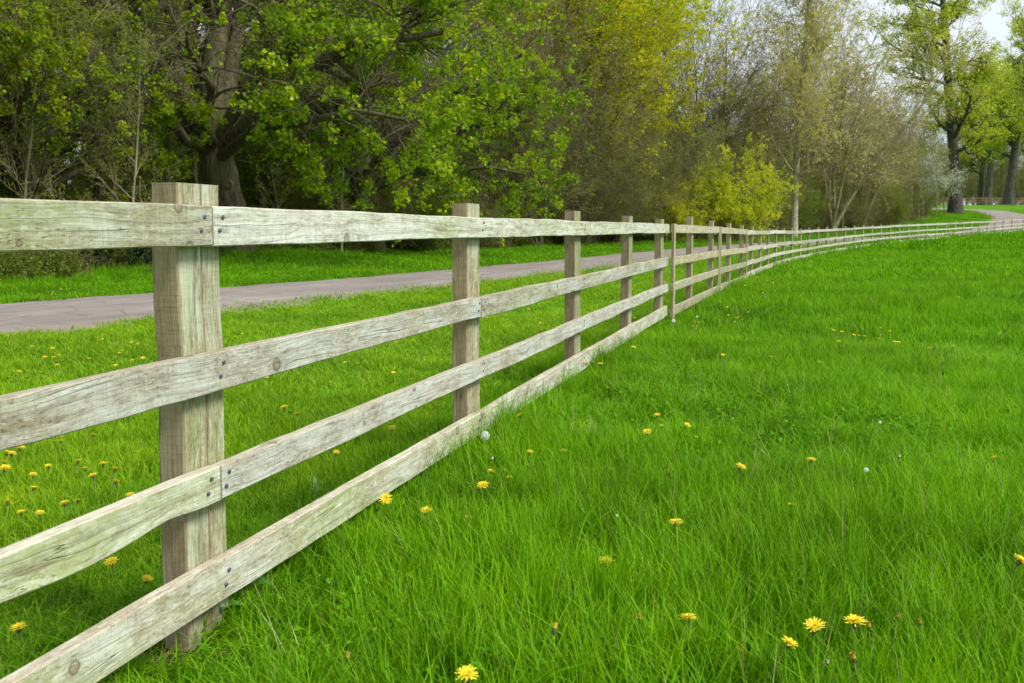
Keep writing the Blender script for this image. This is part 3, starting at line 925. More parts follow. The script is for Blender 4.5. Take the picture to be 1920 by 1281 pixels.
PR['young'] = generic(24, 8, .06, .04, .05, 14, (.12, .98), 55, .28, .04, 6, .5, 5, .5, 2, .5, per=3, spread=.06, size=.08, twig_r=.006).build('t', M['grey_twig'], M['small_leaf'])
PR['dark'] = generic(25, 1.5, .02, .1, .1, 12, (.05, .98), 50, .5, .05, 6, .5, 5, .5, 3, .5, per=5, spread=.05, size=.05, stems=5, twig_r=.004, stem_spread=.5).build('t', M['dark_bark'], M['dark_leaf'])

# --- the big maple at the lane: limbs laid out in metres round its foot
def pn3(p, f):
    r_ = np.random.default_rng(77); o = 0
    for k in range(6):
        d = r_.standard_normal(3) * f * 1.6; o = o + np.sin(p @ d + r_.uniform(0, 6.28))
    return o / 2.2

def maple():
    rg = np.random.default_rng(5)
    Y0 = 36.5
    b0 = at_depth(438, 478, Y0)
    def W(px, py, dy=0.0):
        return at_depth(px, py, Y0 + dy) - np.array([b0[0], b0[1], G(b0[0], b0[1])])
    tm = TreeMesh()
    trunk = smooth_poly(resample([W(440, 500), W(435, 440), W(424, 380), W(412, 330), W(402, 285), W(398, 255)], 14))
    rr = np.interp(np.linspace(0, 1, 14), [0, .08, .3, .75, 1], [.92, .68, .57, .57, .52])
    V, Qd = tubes(trunk[None], rr[None], 20)
    # fluted lower trunk
    nV = V.reshape(14, 20, 3)
    an = np.linspace(0, 2 * np.pi, 20, endpoint=False)
    for i in range(14):
        c = trunk[i]; fl = 1 + (.16 * np.exp(-i / 2.5) + .05) * np.sin(an * 4 + .3 * i) + .04 * rg.standard_normal(20)
        nV[i] = c + (nV[i] - c) * fl[:, None]
    tm.V.append(nV.reshape(-1, 3)); tm.Q.append(Qd); tm.n = len(V)
    fk = W(400, 272)
    limbs = [  # points, start radius
        ([W(398, 290), W(372, 240), W(345, 190, -.5), W(322, 120, -1), W(300, 40, -1.6), W(285, -60, -2), W(260, -180, -2.5)], .30),
        ([W(392, 280), W(372, 210, .8), W(358, 130, 1.4), W(350, 40, 2), W(340, -80, 2.6), W(330, -220, 3)], .30),
        ([W(402, 280), W(408, 220), W(402, 160), W(392, 90, .3), W(400, 0, .6), W(412, -110, .8), W(420, -250, .6)], .40),
        ([W(408, 275), W(428, 200, .9), W(436, 120, 1.5), W(446, 40, 2.2), W(455, -60, 3), W(480, -200, 3.4)], .30),
        ([W(408, 285), W(440, 250, -.5), W(482, 222, -1), W(530, 172, -1.6), W(590, 120, -2.2), W(660, 85, -3), W(740, 60, -3.6), W(830, 60, -4)], .28),
        ([W(410, 280), W(452, 235, .6), W(505, 190, 1.2), W(560, 130, 1.8), W(640, 60, 2.6), W(740, -10, 3.2), W(850, -60, 4)], .27),
        ([W(404, 300), W(430, 262, -.8), W(470, 250, -1.8), W(520, 240, -3), W(590, 220, -4), W(680, 210, -5), W(760, 225, -5.6)], .17),
        ([W(395, 300), W(360, 262, -1), W(310, 215, -2.2), W(250, 190, -3.4), W(190, 185, -4.4), W(120, 200, -5)], .17),
        ([W(392, 285), W(350, 240, 1.2), W(290, 170, 2.4), W(220, 110, 3.4), W(150, 80, 4)], .18),
        ([W(400, 275), W(405, 230, 1.6), W(420, 190, 3.2), W(440, 150, 5), W(455, 120, 6.5)], .18),
        ([W(400, 275), W(396, 235, -1.5), W(390, 170, -2.8), W(375, 110, -4), W(350, 60, -5)], .17),
        ([W(404, 270), W(470, 150, -1), W(540, 60, -2), W(620, -10, -2.8), W(710, -90, -3.4), W(800, -140, -3.6)], .24),
        ([W(396, 270), W(320, 130, -1.8), W(230, 30, -3), W(140, -50, -3.6), W(60, -90, -4)], .22),
    ]
    K = 10
    P0, R0, L0 = [], [], []
    for pts, r in limbs:
        P = smooth_poly(resample(pts, K))
        P[1:-1] += .10 * rg.standard_normal((K - 2, 3))
        P0.append(P); R0.append(1.22 * r * np.linspace(1, .25, K)); L0.append(np.linalg.norm(np.diff(P, axis=0), axis=1).sum())
    P0 = np.array(P0); R0 = np.array(R0); L0 = np.array(L0)
    tm.tube(P0, R0, 10)
    P1, R1, L1 = children(rg, P0, R0, 13, .36, 1, 52, 12, .38, .45, 8, .14, -.03, np.minimum(L0, 9), flat=.25)
    tm.tube(P1, np.maximum(R1, .014), 5)
    P2, R2, L2 = children(rg, P1, R1, 8, .15, 1, 45, 14, .48, .5, 6, .14, -.02, L1)
    tm.tube(P2, np.maximum(R2, .010), 4)
    P3, R3, L3 = children(rg, P2, R2, 5, .15, 1, 45, 15, .48, .6, 4, .16, 0, L2)
    tm.tube(P3, np.maximum(R3, .006), 3)
    tip = P3[:, -1]
    ax = np.hypot(tip[:, 0] + .9, tip[:, 1])
    bare = (np.abs(tip[:, 0] + .7) < 1.7 + .24 * tip[:, 2]) & (tip[:, 2] < 9.6) & (tip[:, 1] < 2)          # the shaded inside of the crown, round the trunk, stays bare
    P3 = P3[~(bare & (rg.uniform(size=len(P3)) < .93))]
    clp = pn3(P3[:, -1], .9) > -.15
    P3 = P3[clp]
    tm.leaf(rg, P3, 22, .085, .138, nup=.9, t0=.55)
    root, parts = tm.build('maple_tree', M['maple_bark'], M['maple_leaf'])
    # scar where a limb was cut
    c = W(427, 345, -.5) 
    a = np.linspace(0, 2 * np.pi, 14, endpoint=False)
    rings = []
    for r, d in ((.17, .12), (.15, -.02), (.10, -.05), (.075, .0), (.0, .01)):
        rings.append(c + np.stack([np.cos(a) * r, np.full(14, d), np.sin(a) * r], -1))
    V = np.concatenate(rings); ii = np.arange(70).reshape(5, 14); jj = np.roll(ii, -1, 1)
    sc_ = mesh_np('branch_scar', V, np.stack([ii[:-1], jj[:-1], jj[1:], ii[1:]], -1).reshape(-1, 4), mats=[M['brown_twig']], smooth=True, link=False)
    parts.append(sc_)
    return (root, parts), b0
mp, b0 = maple()
place(mp, 'maple_tree', (b0[0], b0[1], G(b0[0], b0[1])), 0, 1, 'huge spreading maple with many dark limbs, its trunk behind the nearest fence post', 'tree')
mp2 = (mp[0], mp[1][:2])

def treeat(kind, name, px, Y, rz, sc, label, cat='tree', group=None, dz=0):
    p = at_depth(px, 430, Y)
    return place(PR[kind], name, (p[0], p[1], G(p[0], p[1]) - .05 + dz), rz, sc, label, cat, group)

p = at_depth(700, 430, 45.5)
place(mp2, 'maple_tree', (p[0], p[1], G(p[0], p[1])), .25, .82, 'dense green maple filling the gap between the huge maple and the bare brown thicket', 'tree')
p = at_depth(30, 430, 31)
place(mp2, 'maple_tree', (p[0], p[1], G(p[0], p[1])), 2.7, .66, 'green maple at the left edge with a leaning forked branch', 'tree')
treeat('wood2', 'leaning_tree', 85, 29, 1.0, .62, 'small leaning tree with a forked dark trunk at the far left of the wood')
treeat('bare2', 'bare_tree', 905, 56, .3, .95, 'bare brown many-stemmed tree just right of the green maples')
treeat('bare2', 'bare_tree', 1010, 59, 2.3, .9, 'tangled brown tree with low twigs, left of the yellow-green maple')
treeat('bare1', 'bare_tree', 985, 64, 1.3, .8, 'bare grey-brown tree rising behind the tangled brown thicket')
treeat('yellow', 'yellow_maple', 1075, 64, .4, 1.05, 'tall yellow-green maple in flower left of centre of the wood edge')
treeat('yellow', 'yellow_maple', 1180, 69, 2.6, .8, 'smaller yellow maple leaning out on the right side of the tall yellow one')
treeat('yellow', 'yellow_maple', 1020, 71, 4.4, 1.0, 'yellow-green maple reaching over the bare brown thicket')
treeat('yellow', 'yellow_maple', 1125, 76, 5.4, 1.15, 'yellow-green maple whose top shows above the others')
treeat('ybush', 'yellow_bush', 1385, 68, .4, .85, 'bright yellow leafy bush just left of the pale straight trunk', 'bush', 'yellow bushes')
treeat('ybush', 'yellow_bush', 1262, 64, 1.7, .5, 'low yellow bush behind the nearer gate', 'bush', 'yellow bushes')
for px_, Y_, sc_, lb_ in ((1085, 60, .55, 'brown twiggy thicket below the left side of the tall yellow maple'), (1165, 62, .48, 'brown twiggy thicket below the middle of the tall yellow maple'),
                     (1235, 64, .5, 'brown twiggy thicket behind the nearer gate'), (1400, 72, .45, 'brown thicket under the bright yellow bush'), (950, 57, .6, 'brown twiggy thicket right of the green maples')):
    treeat('bare2', 'bare_thicket', px_, Y_, px_ * .7, sc_, lb_, 'shrub')
treeat('bare1', 'bare_tree', 1330, 80, .4, 1.02, 'bare brown round-headed tree behind the bright yellow bush')
treeat('bare1', 'bare_tree', 1262, 90, 2.4, 1.05, 'bare brown tree behind the yellow maples')
treeat('poplar', 'pale_trunk_tree', 1488, 77, .4, 1.0, 'tall straight pale-trunked tree with thin yellowish leaves')
treeat('arch', 'arching_tree', 1560, 90, .9, 1.3, 'many-stemmed grey tree with arching branches right of the pale trunk')
treeat('arch', 'arching_tree', 1615, 98, 2.9, .98, 'many-stemmed tree whose bare branches sweep down to the right')
treeat('arch', 'arching_tree', 1425, 88, 3.9, 1.05, 'many-stemmed pale tree left of the tall pale trunk')
treeat('arch', 'arching_tree', 1680, 118, 5.0, .8, 'low spreading bare tree left of the white blossom')
treeat('blossom', 'blossom_bush', 1768, 114, .2, 1.0, 'white-flowering bush at the end of the wood beside the first oak', 'bush')
for i, (px, Y, rz, sc, kd, lb) in enumerate([
        (1790, 119, .3, 1.0, 'oak', 'first thick dark oak from the left, on the bank by the bend of the lane'),
        (1849, 205, 2.1, 1.05, 'oak2', 'oak trunk standing behind the far brown fence, second from the left'),
        (1888, 168, 4.0, 1.1, 'oak', 'broad oak standing on the grass in front of the far brown fence'),
        (1925, 210, 1.0, 1.05, 'oak2', 'oak cut by the right edge of the picture'),
        (1985, 150, 5.0, 1.0, 'oak', 'oak just outside the right edge'),
        (1835, 240, 3.0, .9, 'oak2', 'slim oak far behind the lane'),
        (1975, 235, .5, 1.0, 'oak2', 'far oak outside the right edge')]):
    treeat(kd, 'oak_tree', px, Y, rz, sc, lb, 'tree', 'oaks beyond the lane')

# young thin trees on the wood edge
for i, (px, Y, kd, lb) in enumerate([(1722, 113, 'young', 'thin young tree with a pale stem near the end of the wood'), (1650, 106, 'young', 'thin young tree behind the far fence, left of the pale-stemmed one'),
                          (1580, 92, 'young', 'thin young tree at the foot of the arching grey tree'), (1110, 61, 'shrub2', 'low twiggy spreading shrub in front of the yellow maple'),
                          (640, 43, 'young', 'thin young tree under the green maple branches'), (250, 33, 'young', 'thin young tree left of the huge maple'),
                          (1310, 69, 'young', 'thin young tree left of the bright yellow bush'), (1755, 114, 'young', 'thin young tree beside the white blossom')]):
    treeat(kd, 'young_tree', px, Y, i * 1.3, .9, lb, 'tree', 'young trees along the wood edge')

# shrubs along the edge of the wood
KEEP = [(-200, 330, 31), (1030, 1330, 73), (1330, 1470, 70), (1440, 1540, 79), (1540, 1770, 100), (60, 360, 28), (360, 520, 38), (520, 960, 46)]
def blocks(x, y, pad=0):
    px = 960 + F * x / max(y, 1)
    return any(a - pad < px < b_ + pad and y < d for a, b_, d in KEEP)
s_tot = TLn
Lc = np.linspace(0, 1, len(TP))
cnt = 0
for i in range(84):
    u = .10 + .84 * (i + random.uniform(-.3, .3)) / 84
    j = int(u * (len(TP) - 1))
    t = TP[min(j + 1, len(TP) - 1)] - TP[j - 1]; t /= np.hypot(*t)
    nrm = np.array([-t[1], t[0]])           # into the wood
    q = TP[j] + nrm * random.uniform(.4, 4.5)
    if np.hypot(q[0] - b0[0], q[1] - b0[1]) < 3.0: continue
    if 330 < 960 + F * q[0] / q[1] < 560 and q[1] < 38: continue
    far_ = q[1] > 60
    kd = random.choice(['shrub1', 'shrub2', 'shrub1', 'shrub2', 'young'] if not far_ else ['shrub1', 'shrub2', 'young', 'shrub1'])
    lab = {'shrub1': ('shrub', 'leafy green shrub on the edge of the wood ' + ('beyond the bend of the fence' if far_ else 'across the lane from the near fence')),
           'shrub2': ('shrub', 'twiggy brown shrub on the edge of the wood ' + ('beyond the bend of the fence' if far_ else 'across the lane from the near fence')),
           'young': ('young_tree', 'slim young tree among the shrubs ' + ('beyond the bend of the fence' if far_ else 'across the lane from the near fence'))}[kd]
    place(PR[kd], lab[0], (q[0], q[1], G(*q) - .05), random.uniform(0, 6.3), random.uniform(.55, .95) * (1 if q[1] > 45 else (.6 if q[1] > 38 else .42)) if kd != 'young' else random.uniform(.5, .9), lab[1],
          'shrub' if kd != 'young' else 'tree', 'shrubs and saplings along the wood edge')
for px, Y, lb in ((175, 26.6, 'small dark evergreen bush under the top rail left of the nearest post'), (240, 27.6, 'smaller dark evergreen bush just left of the nearest post')):
    p = at_depth(px, 430, Y)
    place(PR['dark'], 'evergreen_bush', (p[0], p[1], G(p[0], p[1])), px, .75, lb, 'bush')

# trees deep in the wood
kinds = ['wood1', 'wood2', 'bare1', 'wood2', 'bare2']
for i in range(90):
    j = int((.10 + .72 * (i + random.uniform(-.4, .4)) / 90) * (len(TP) - 1))
    t = TP[j + 1] - TP[j - 1]; t /= np.hypot(*t)
    q = TP[j] + np.array([-t[1], t[0]]) * random.uniform(5, 24)
    if np.hypot(q[0] - b0[0], q[1] - b0[1]) < 3.0: continue
    kd = ['shrub1', 'shrub2', 'shrub1'][i % 3]
    if blocks(q[0], q[1], 60) and q[1] < 45: continue
    far_ = q[1] > 62
    place(PR[kd], 'tall_shrub', (q[0], q[1], G(*q) - .1), random.uniform(0, 6.3), random.uniform(1.1, 1.9) * (.72 if q[1] < 42 else 1), ('tall twiggy' if kd == 'shrub2' else 'tall leafy') + ' shrub under the trees ' + ('behind the yellow maples' if far_ else 'behind the huge maple'),
          'shrub', 'tall shrubs inside the wood')
dw = [(1.5, 4), (4, 8), (8, 13), (13, 19), (19, 27), (27, 38)]
for row, (d0, d1) in enumerate(dw):
    nrow = [30, 30, 28, 26, 24, 22][row]
    for i in range(nrow):
        u = .06 + .90 * (i + random.uniform(-.45, .45)) / nrow
        j = min(max(int(u * (len(TP) - 1)), 1), len(TP) - 2)
        t = TP[j + 1] - TP[j - 1]; t /= np.hypot(*t)
        nrm = np.array([-t[1], t[0]])
        q = TP[j] + nrm * random.uniform(d0, d1)
        if q[0] > 22 + .12 * (q[1] - 80) and row < 2 and q[1] > 70: continue      # thinner edge at the far end
        if q[1] > 95 and random.random() < .45: continue
        if np.hypot(q[0] - b0[0], q[1] - b0[1]) < 3.0 or blocks(q[0], q[1], 30): continue
        if q[0] / q[1] > .15 and random.random() < (.5 if q[0] / q[1] < .19 else .8): continue
        px = 960 + F * q[0] / max(q[1], 1)
        far_ = q[1] > 62
        kd = random.choice((kinds if q[1] > 45 else ['wood1', 'wood2']) if not far_ else ['bare1', 'bare2', 'bare1', 'bare2', 'bare2'])
        nm = {'wood1': 'woodland_tree', 'wood2': 'woodland_tree', 'bare1': 'bare_tree', 'bare2': 'bare_tree'}[kd]
        base_l = {'wood1': 'tall slender dark-trunked tree', 'wood2': 'crooked dark-trunked tree with sparse leaves', 'bare1': 'tall bare twiggy tree', 'bare2': 'bare tree with several stems'}[kd]
        place(PR[kd], nm, (q[0], q[1], G(*q) - .1), random.uniform(0, 6.3), random.uniform(.75, 1.1) * (.82 if q[1] > 85 else 1), base_l + (' deep in the wood behind the yellow maples' if far_ else ' inside the wood behind the huge maple'),
              'tree', 'trees inside the wood')
# far trees behind the brown fence
for i in range(44):
    y = random.uniform(225, 320); x = y * (.33 + .27 * (i + random.uniform(-.4, .4)) / 44)
    kd = ['wood1', 'bare1', 'shrub1', 'bare2', 'wood2', 'shrub2'][i % 6]
    place(PR[kd], 'woodland_tree', (x, y, G(x, y)), random.uniform(0, 6.3), random.uniform(1.0, 1.5) * (2.6 if kd[:2] == 'sh' else 1), 'woodland tree far behind the brown fence', 'tree', 'far trees behind the brown fence')

# ------------------------------------------------------------------ scatter stuff (grass, undergrowth) through geometry nodes
def tuft(seed, nb, rad, hgt, wid, bend, segs=3):
    rg = np.random.default_rng(seed)
    V, Q, T, lv, tip = [], [], [], [], []
    for i in range(nb):
        a = rg.uniform(0, 2 * np.pi); r = rad * math.sqrt(rg.uniform()); bx, by = r * math.cos(a), r * math.sin(a)
        h = hgt * rg.uniform(.45, 1.15); wd = wid * rg.uniform(.6, 1.2)
        da = rg.uniform(0, 2 * np.pi); bd = bend * rg.uniform(.2, 1.4)
        sx, sy = -math.sin(da), math.cos(da)
        tw = rg.uniform(-.6, .6)
        b0_ = len(V)
        for k in range(segs + 1):
            f = k / segs
            o = h * bd * f ** 1.8
            z = h * (f - .28 * bd * f ** 2.2) - (.012 if k == 0 else 0)
            ww = wd * (1 - f ** 1.6) / 2 * (1 if k else .8)
            cx, cy = bx + o * math.cos(da), by + o * math.sin(da)
            ca = math.cos(tw * f); sa = math.sin(tw * f)
            ux, uy = sx * ca - sy * sa, sx * sa + sy * ca
            if k < segs:
                V += [(cx - ux * ww, cy - uy * ww, z), (cx + ux * ww, cy + uy * ww, z)]
            else:
                V.append((cx, cy, z))
        L_ = rg.uniform()
        for k in range(segs - 1):
            q = b0_ + 2 * k; Q.append((q, q + 1, q + 3, q + 2)); lv.append(L_); tip.append(k / segs)
        T.append((b0_ + 2 * segs - 2, b0_ + 2 * segs - 1, b0_ + 2 * segs, L_))
    lv += [t[3] for t in T]; tip += [1.0] * len(T)
    return np.array(V), np.array(Q) if Q else None, np.array([t[:3] for t in T]), {'lv': lv, 'tip': tip}

hidden = bpy.data.collections.new('sources')      # never linked to the scene
def tuft_obj(name, mat, *a, **k):
    V, Q, T, at = tuft(*a, **k)
    o = mesh_np(name, V, Q, T, [mat], fattr=at, link=False)
    hidden.objects.link(o)
    tag(o, kind='stuff')
    return o

def scatter(name, pts, rot, scl, srcs, label=None, cat=None):
    me = bpy.data.meshes.new(name)
    me.vertices.add(len(pts)); me.vertices.foreach_set('co', np.asarray(pts, np.float32).ravel())
    for nm, dat in (('rot', rot), ('scl', scl)):
        a = me.attributes.new(nm, 'FLOAT_VECTOR', 'POINT'); a.data.foreach_set('vector', np.asarray(dat, np.float32).ravel())
    a = me.attributes.new('pick', 'INT', 'POINT'); a.data.foreach_set('value', rng.integers(0, len(srcs), len(pts)).astype(np.int32))
    o = bpy.data.objects.new(name, me); COL.objects.link(o)
    ng = bpy.data.node_groups.new(name, 'GeometryNodeTree')
    ng.interface.new_socket('Geometry', in_out='INPUT', socket_type='NodeSocketGeometry')
    ng.interface.new_socket('Geometry', in_out='OUTPUT', socket_type='NodeSocketGeometry')
    gi = ng.nodes.new('NodeGroupInput'); go = ng.nodes.new('NodeGroupOutput')
    m2p = ng.nodes.new('GeometryNodeMeshToPoints')
    iop = ng.nodes.new('GeometryNodeInstanceOnPoints')
    ng.links.new(gi.outputs[0], m2p.inputs['Mesh']); ng.links.new(m2p.outputs[0], iop.inputs['Points'])
    g2i = ng.nodes.new('GeometryNodeGeometryToInstance')
    for s in reversed(srcs):
        oi = ng.nodes.new('GeometryNodeObjectInfo'); oi.inputs['Object'].default_value = s
        oi.inputs['As Instance'].default_value = False
        ng.links.new(oi.outputs['Geometry'], g2i.inputs[0])
    ng.links.new(g2i.outputs[0], iop.inputs['Instance'])
    iop.inputs['Pick Instance'].default_value = True
    def na(nm, t):
        q = ng.nodes.new('GeometryNodeInputNamedAttribute'); q.data_type = t; q.inputs['Name'].default_value = nm
        return q.outputs['Attribute']
    e2r = ng.nodes.new('FunctionNodeEulerToRotation')
    ng.links.new(na('rot', 'FLOAT_VECTOR'), e2r.inputs[0])
    ng.links.new(e2r.outputs[0], iop.inputs['Rotation'])
    ng.links.new(na('scl', 'FLOAT_VECTOR'), iop.inputs['Scale'])
    ng.links.new(na('pick', 'INT'), iop.inputs['Instance Index'])
    ng.links.new(iop.outputs[0], go.inputs[0])
    md = o.modifiers.new('scatter', 'NODES'); md.node_group = ng
    tag(o, label, cat, kind='stuff')
    return o

def wedge(n, y0, y1, hw=.62, pad=1.2, x0=None):
    """uniform points in the camera's wedge, widened"""
    out = []
    while sum(len(o) for o in out) < n:
        y = rng.uniform(y0, y1, n * 2); mx = hw * y1 + pad
        x = rng.uniform(-mx, mx, n * 2)
        k = np.abs(x) < hw * y + pad
        out.append(np.c_[x[k], y[k]])
    return np.concatenate(out)[:n]

def area(y0, y1, hw=.62, pad=1.2):
    return hw * (y1 ** 2 - y0 ** 2) + 2 * pad * (y1 - y0)

fence_x = lambda y: np.interp(y, PST[:, 1], PST[:, 0])
def pnoise(x, y, sc, seed):
    r = np.random.default_rng(seed); s = 0
    for k in range(5):
        a = r.uniform(0, 6.28); f = sc * r.uniform(.6, 1.8); ph = r.uniform(0, 6.28)
        s = s + np.sin((x * math.cos(a) + y * math.sin(a)) * f + ph + 1.3 * np.sin(y * f * .6 + ph * 2))
    return s / 2.6

def do_grass(pts, tufts, name, hbase, hvar, wide=1.0, lawn=False, tilt=.18, label=None):
    x, y = pts[:, 0], pts[:, 1]
    n = len(x)
    h = hbase * (1 + (0 if lawn else .22) * np.clip(pnoise(x, y, .55, 21), -1, 1) + hvar * np.clip(pnoise(x, y, 1.7, 3), -1, 1) + .2 * np.clip(pnoise(x, y, 5, 9), -1, 1)) * rng.uniform(.8, 1.2, n)
    if not lawn:
        # trodden, shorter grass close to the foot of the nearest posts
        d = np.hypot((x + .78) / .6, (y - 2.65) / .6)
        h *= .68 + .32 * sm(d - .3)
        fd = x - fence_x(y)
        h *= 1 - .28 * (1 - sm(fd / .5)) * (1 - sm((y - 3.6) / 1.2)) + .38 * (1 - sm(fd / .35)) * sm((y - 3.9) / 1)
    z = ground(x, y)
    rot = np.c_[rng.normal(0, tilt, n), rng.normal(0, tilt, n), rng.uniform(0, 6.28, n)]
    wv = wide * rng.uniform(.8, 1.2, n)
    return scatter(name, np.c_[x, y, z], rot, np.c_[wv, wv, h], tufts, label, 'grass')

GL = M['grass_long']; GW = M['grass_lawn']
long_near = [tuft_obj('grass', GL, 40 + i, 34, .07, 1.0, .0052, .55, segs=4) for i in range(5)]
long_mid = [tuft_obj('grass', GL, 50 + i, 46, .17, 1.0, .0095, .5, segs=3) for i in range(4)]
long_far = [tuft_obj('grass', GL, 60 + i, 60, .45, 1.0, .022, .45, segs=2) for i in range(4)]
long_vfar = [tuft_obj('grass', GL, 65 + i, 80, 1.1, 1.0, .06, .4, segs=2) for i in range(3)]
lawn_near = [tuft_obj('grass', GW, 70 + i, 40, .09, 1.0, .0042, .8, segs=3) for i in range(4)]
lawn_mid = [tuft_obj('grass', GW, 80 + i, 60, .22, 1.0, .009, .7, segs=2) for i in range(4)]
lawn_far = [tuft_obj('grass', GW, 90 + i, 70, .5, 1.0, .022, .6, segs=2) for i in range(3)]
# blades are 1 m tall in the sources; heights are set by the z scale, so bends are scaled the same way
for o in long_near + long_mid + long_far + long_vfar + lawn_near + lawn_mid + lawn_far:
    me = o.data; co = np.empty(len(me.vertices) * 3, np.float32); me.vertices.foreach_get('co', co)
    co = co.reshape(-1, 3)
    if o in long_near: hh_, rad_ = .17, .07
    elif o in long_mid: hh_, rad_ = .16, .17
    elif o in long_far: hh_, rad_ = .16, .45
    elif o in long_vfar: hh_, rad_ = .16, 1.1
    else: hh_, rad_ = .055, {True: .09}.get(o in lawn_near, .22 if o in lawn_mid else .5)
    # rebuild with true horizontal reach: blade offsets shrink by the height factor
    rg2 = None
    o['_h'] = hh_
def fixreach(objs, hh_, nb, segs):
    for o in objs:
        me = o.data; co = np.empty(len(me.vertices) * 3, np.float32); me.vertices.foreach_get('co', co)
        co = co.reshape(nb, 2 * segs + 1, 3)
        root = (co[:, 0] + co[:, 1]) / 2
        for k in range(1, segs + 1):
            if k < segs:
                mid = (co[:, 2 * k] + co[:, 2 * k + 1]) / 2
                new = root[:, :2] + (mid[:, :2] - root[:, :2]) * hh_
                for q in (2 * k, 2 * k + 1): co[:, q, :2] += new - mid[:, :2]
            else:
                co[:, 2 * k, :2] = root[:, :2] + (co[:, 2 * k, :2] - root[:, :2]) * hh_
        me.vertices.foreach_set('co', co.reshape(-1)); me.update()
        del o['_h']
fixreach(long_near, .17, 34, 4); fixreach(long_mid, .16, 46, 3); fixreach(long_far, .16, 60, 2); fixreach(long_vfar, .16, 80, 2)
fixreach(lawn_near, .06, 40, 3); fixreach(lawn_mid, .06, 60, 2); fixreach(lawn_far, .06, 70, 2)

def pick(pts, field):
    x, y = pts[:, 0], pts[:, 1]
    fx = fence_x(y) - .02
    if field: k = x > fx
    else:
        rd = dist_to(RP, x, y); td = side_of(TP, x, y)
        k = (x <= fx + .05) & (rd > np.where(side_of(RP, x, y) > 0, 1.84, 1.95) + .17 * pnoise(x, y, 3, 5) + .06 * pnoise(x, y, 9, 6)) & (td > -.6 + .4 * pnoise(x, y, 2, 8))
    # bare soil at the foot of the nearest post
    d = np.hypot((x + .85) / .10, (y - 2.66) / .11)
    k &= (d > .7 + .5 * rng.uniform(size=len(x)))
    return pts[k]

gr_pts = []
for (y0, y1, dens, lt, hb, wd) in ((1.2, 5.5, 270, long_near, .17, 1.15), (5.5, 10, 170, long_near, .155, 1.4), (10, 22, 42, long_mid, .15, 1.2), (22, 50, 9, long_far, .15, 1), (50, 125, 1.7, long_vfar, .15, 1)):
    P = wedge(int(area(y0, y1) * dens), y0, y1)
    do_grass(pick(P, True), lt, 'field_grass', hb, .28, wd, label='long bright green meadow grass on the right of the fence')
for (y0, y1, dens, lt, hb, wd) in ((2.0, 7, 260, lawn_near, .062, 1.1), (7, 14, 95, lawn_near, .06, 1.8), (14, 30, 26, lawn_mid, .06, 1.4), (30, 125, 5, lawn_far, .065, 1.1)):
    P = pick(wedge(int(area(y0, y1) * dens), y0, y1), False)
    rd = side_of(RP, P[:, 0], P[:, 1])
    near_side = P[rd > 0]; verge = P[rd <= 0]
    do_grass(near_side, lt, 'lawn_grass', hb, .3, wd, lawn=True, label='short yellow-green grass between the fence and the lane')
    if len(verge):
        do_grass(verge, {id(lawn_near): long_near, id(lawn_mid): long_mid, id(lawn_far): long_far}[id(lt)], 'verge_grass', hb * 1.7, .45, wd, lawn=True, label='rough grass verge between the lane and the wood')
# longer fringe under the fence on the lane side
y = rng.uniform(1.5, 30, 5200) ; x = fence_x(y) - np.abs(rng.normal(0, .16, len(y)))
k = (np.hypot((x + .85) / .13, (y - 2.68) / .15) > 1)
do_grass(np.c_[x, y][k], long_near, 'field_grass', .12, .35, 1.1, lawn=True, label='longer fringe of grass under the fence rails')

def rosette(seed):
    rg = np.random.default_rng(seed); n = 26
    c = np.c_[rg.normal(0, .055, n), rg.normal(0, .055, n), rg.uniform(.03, .085, n)]
    return leaves(rg, np.repeat(c[:, None], 2, 1), 1, .004, .017, 2.5)
ros = []
b = NB('clover_and_weed_leaves'); M['clover'] = b.done(b.bsdf((.085, .26, .006), .75, spec=.1))
for i in range(3):
    V, T, A = rosette(800 + i)
    o = mesh_np('meadow_weeds', V, None, T, [M['clover']], link=False); hidden.objects.link(o); tag(o, kind='stuff'); ros.append(o)
P = pick(wedge(1500, 1.6, 9), True)
P = P[(pnoise(P[:, 0], P[:, 1], 1.4, 31) > .25) & (P[:, 0] > fence_x(P[:, 1]) + .22)]
n = len(P)
scatter('meadow_weeds', np.c_[P, ground(P[:, 0], P[:, 1])], np.c_[np.zeros((n, 2)), rng.uniform(0, 6.28, n)], np.c_[[rng.uniform(.8, 1.5, n)] * 3].T, ros, 'small round-leaved weeds and clover low in the meadow grass', 'weeds')
b = NB('pale_seed_stalks'); M['stalk'] = b.done(b.bsdf((.36, .40, .15), .6))
stk = [tuft_obj('seed_stalks', M['stalk'], 850 + i, 5, .10, .27, .0032, .35, segs=4) for i in range(3)]
P = pick(wedge(420, 1.8, 10), True); n = len(P)
scatter('seed_stalks', np.c_[P, ground(P[:, 0], P[:, 1])], np.c_[rng.normal(0, .15, (n, 2)), rng.uniform(0, 6.28, n)], np.c_[[rng.uniform(.6, 1.05, n)] * 3].T, stk, 'thin pale grass stalks scattered through the meadow', 'grass')

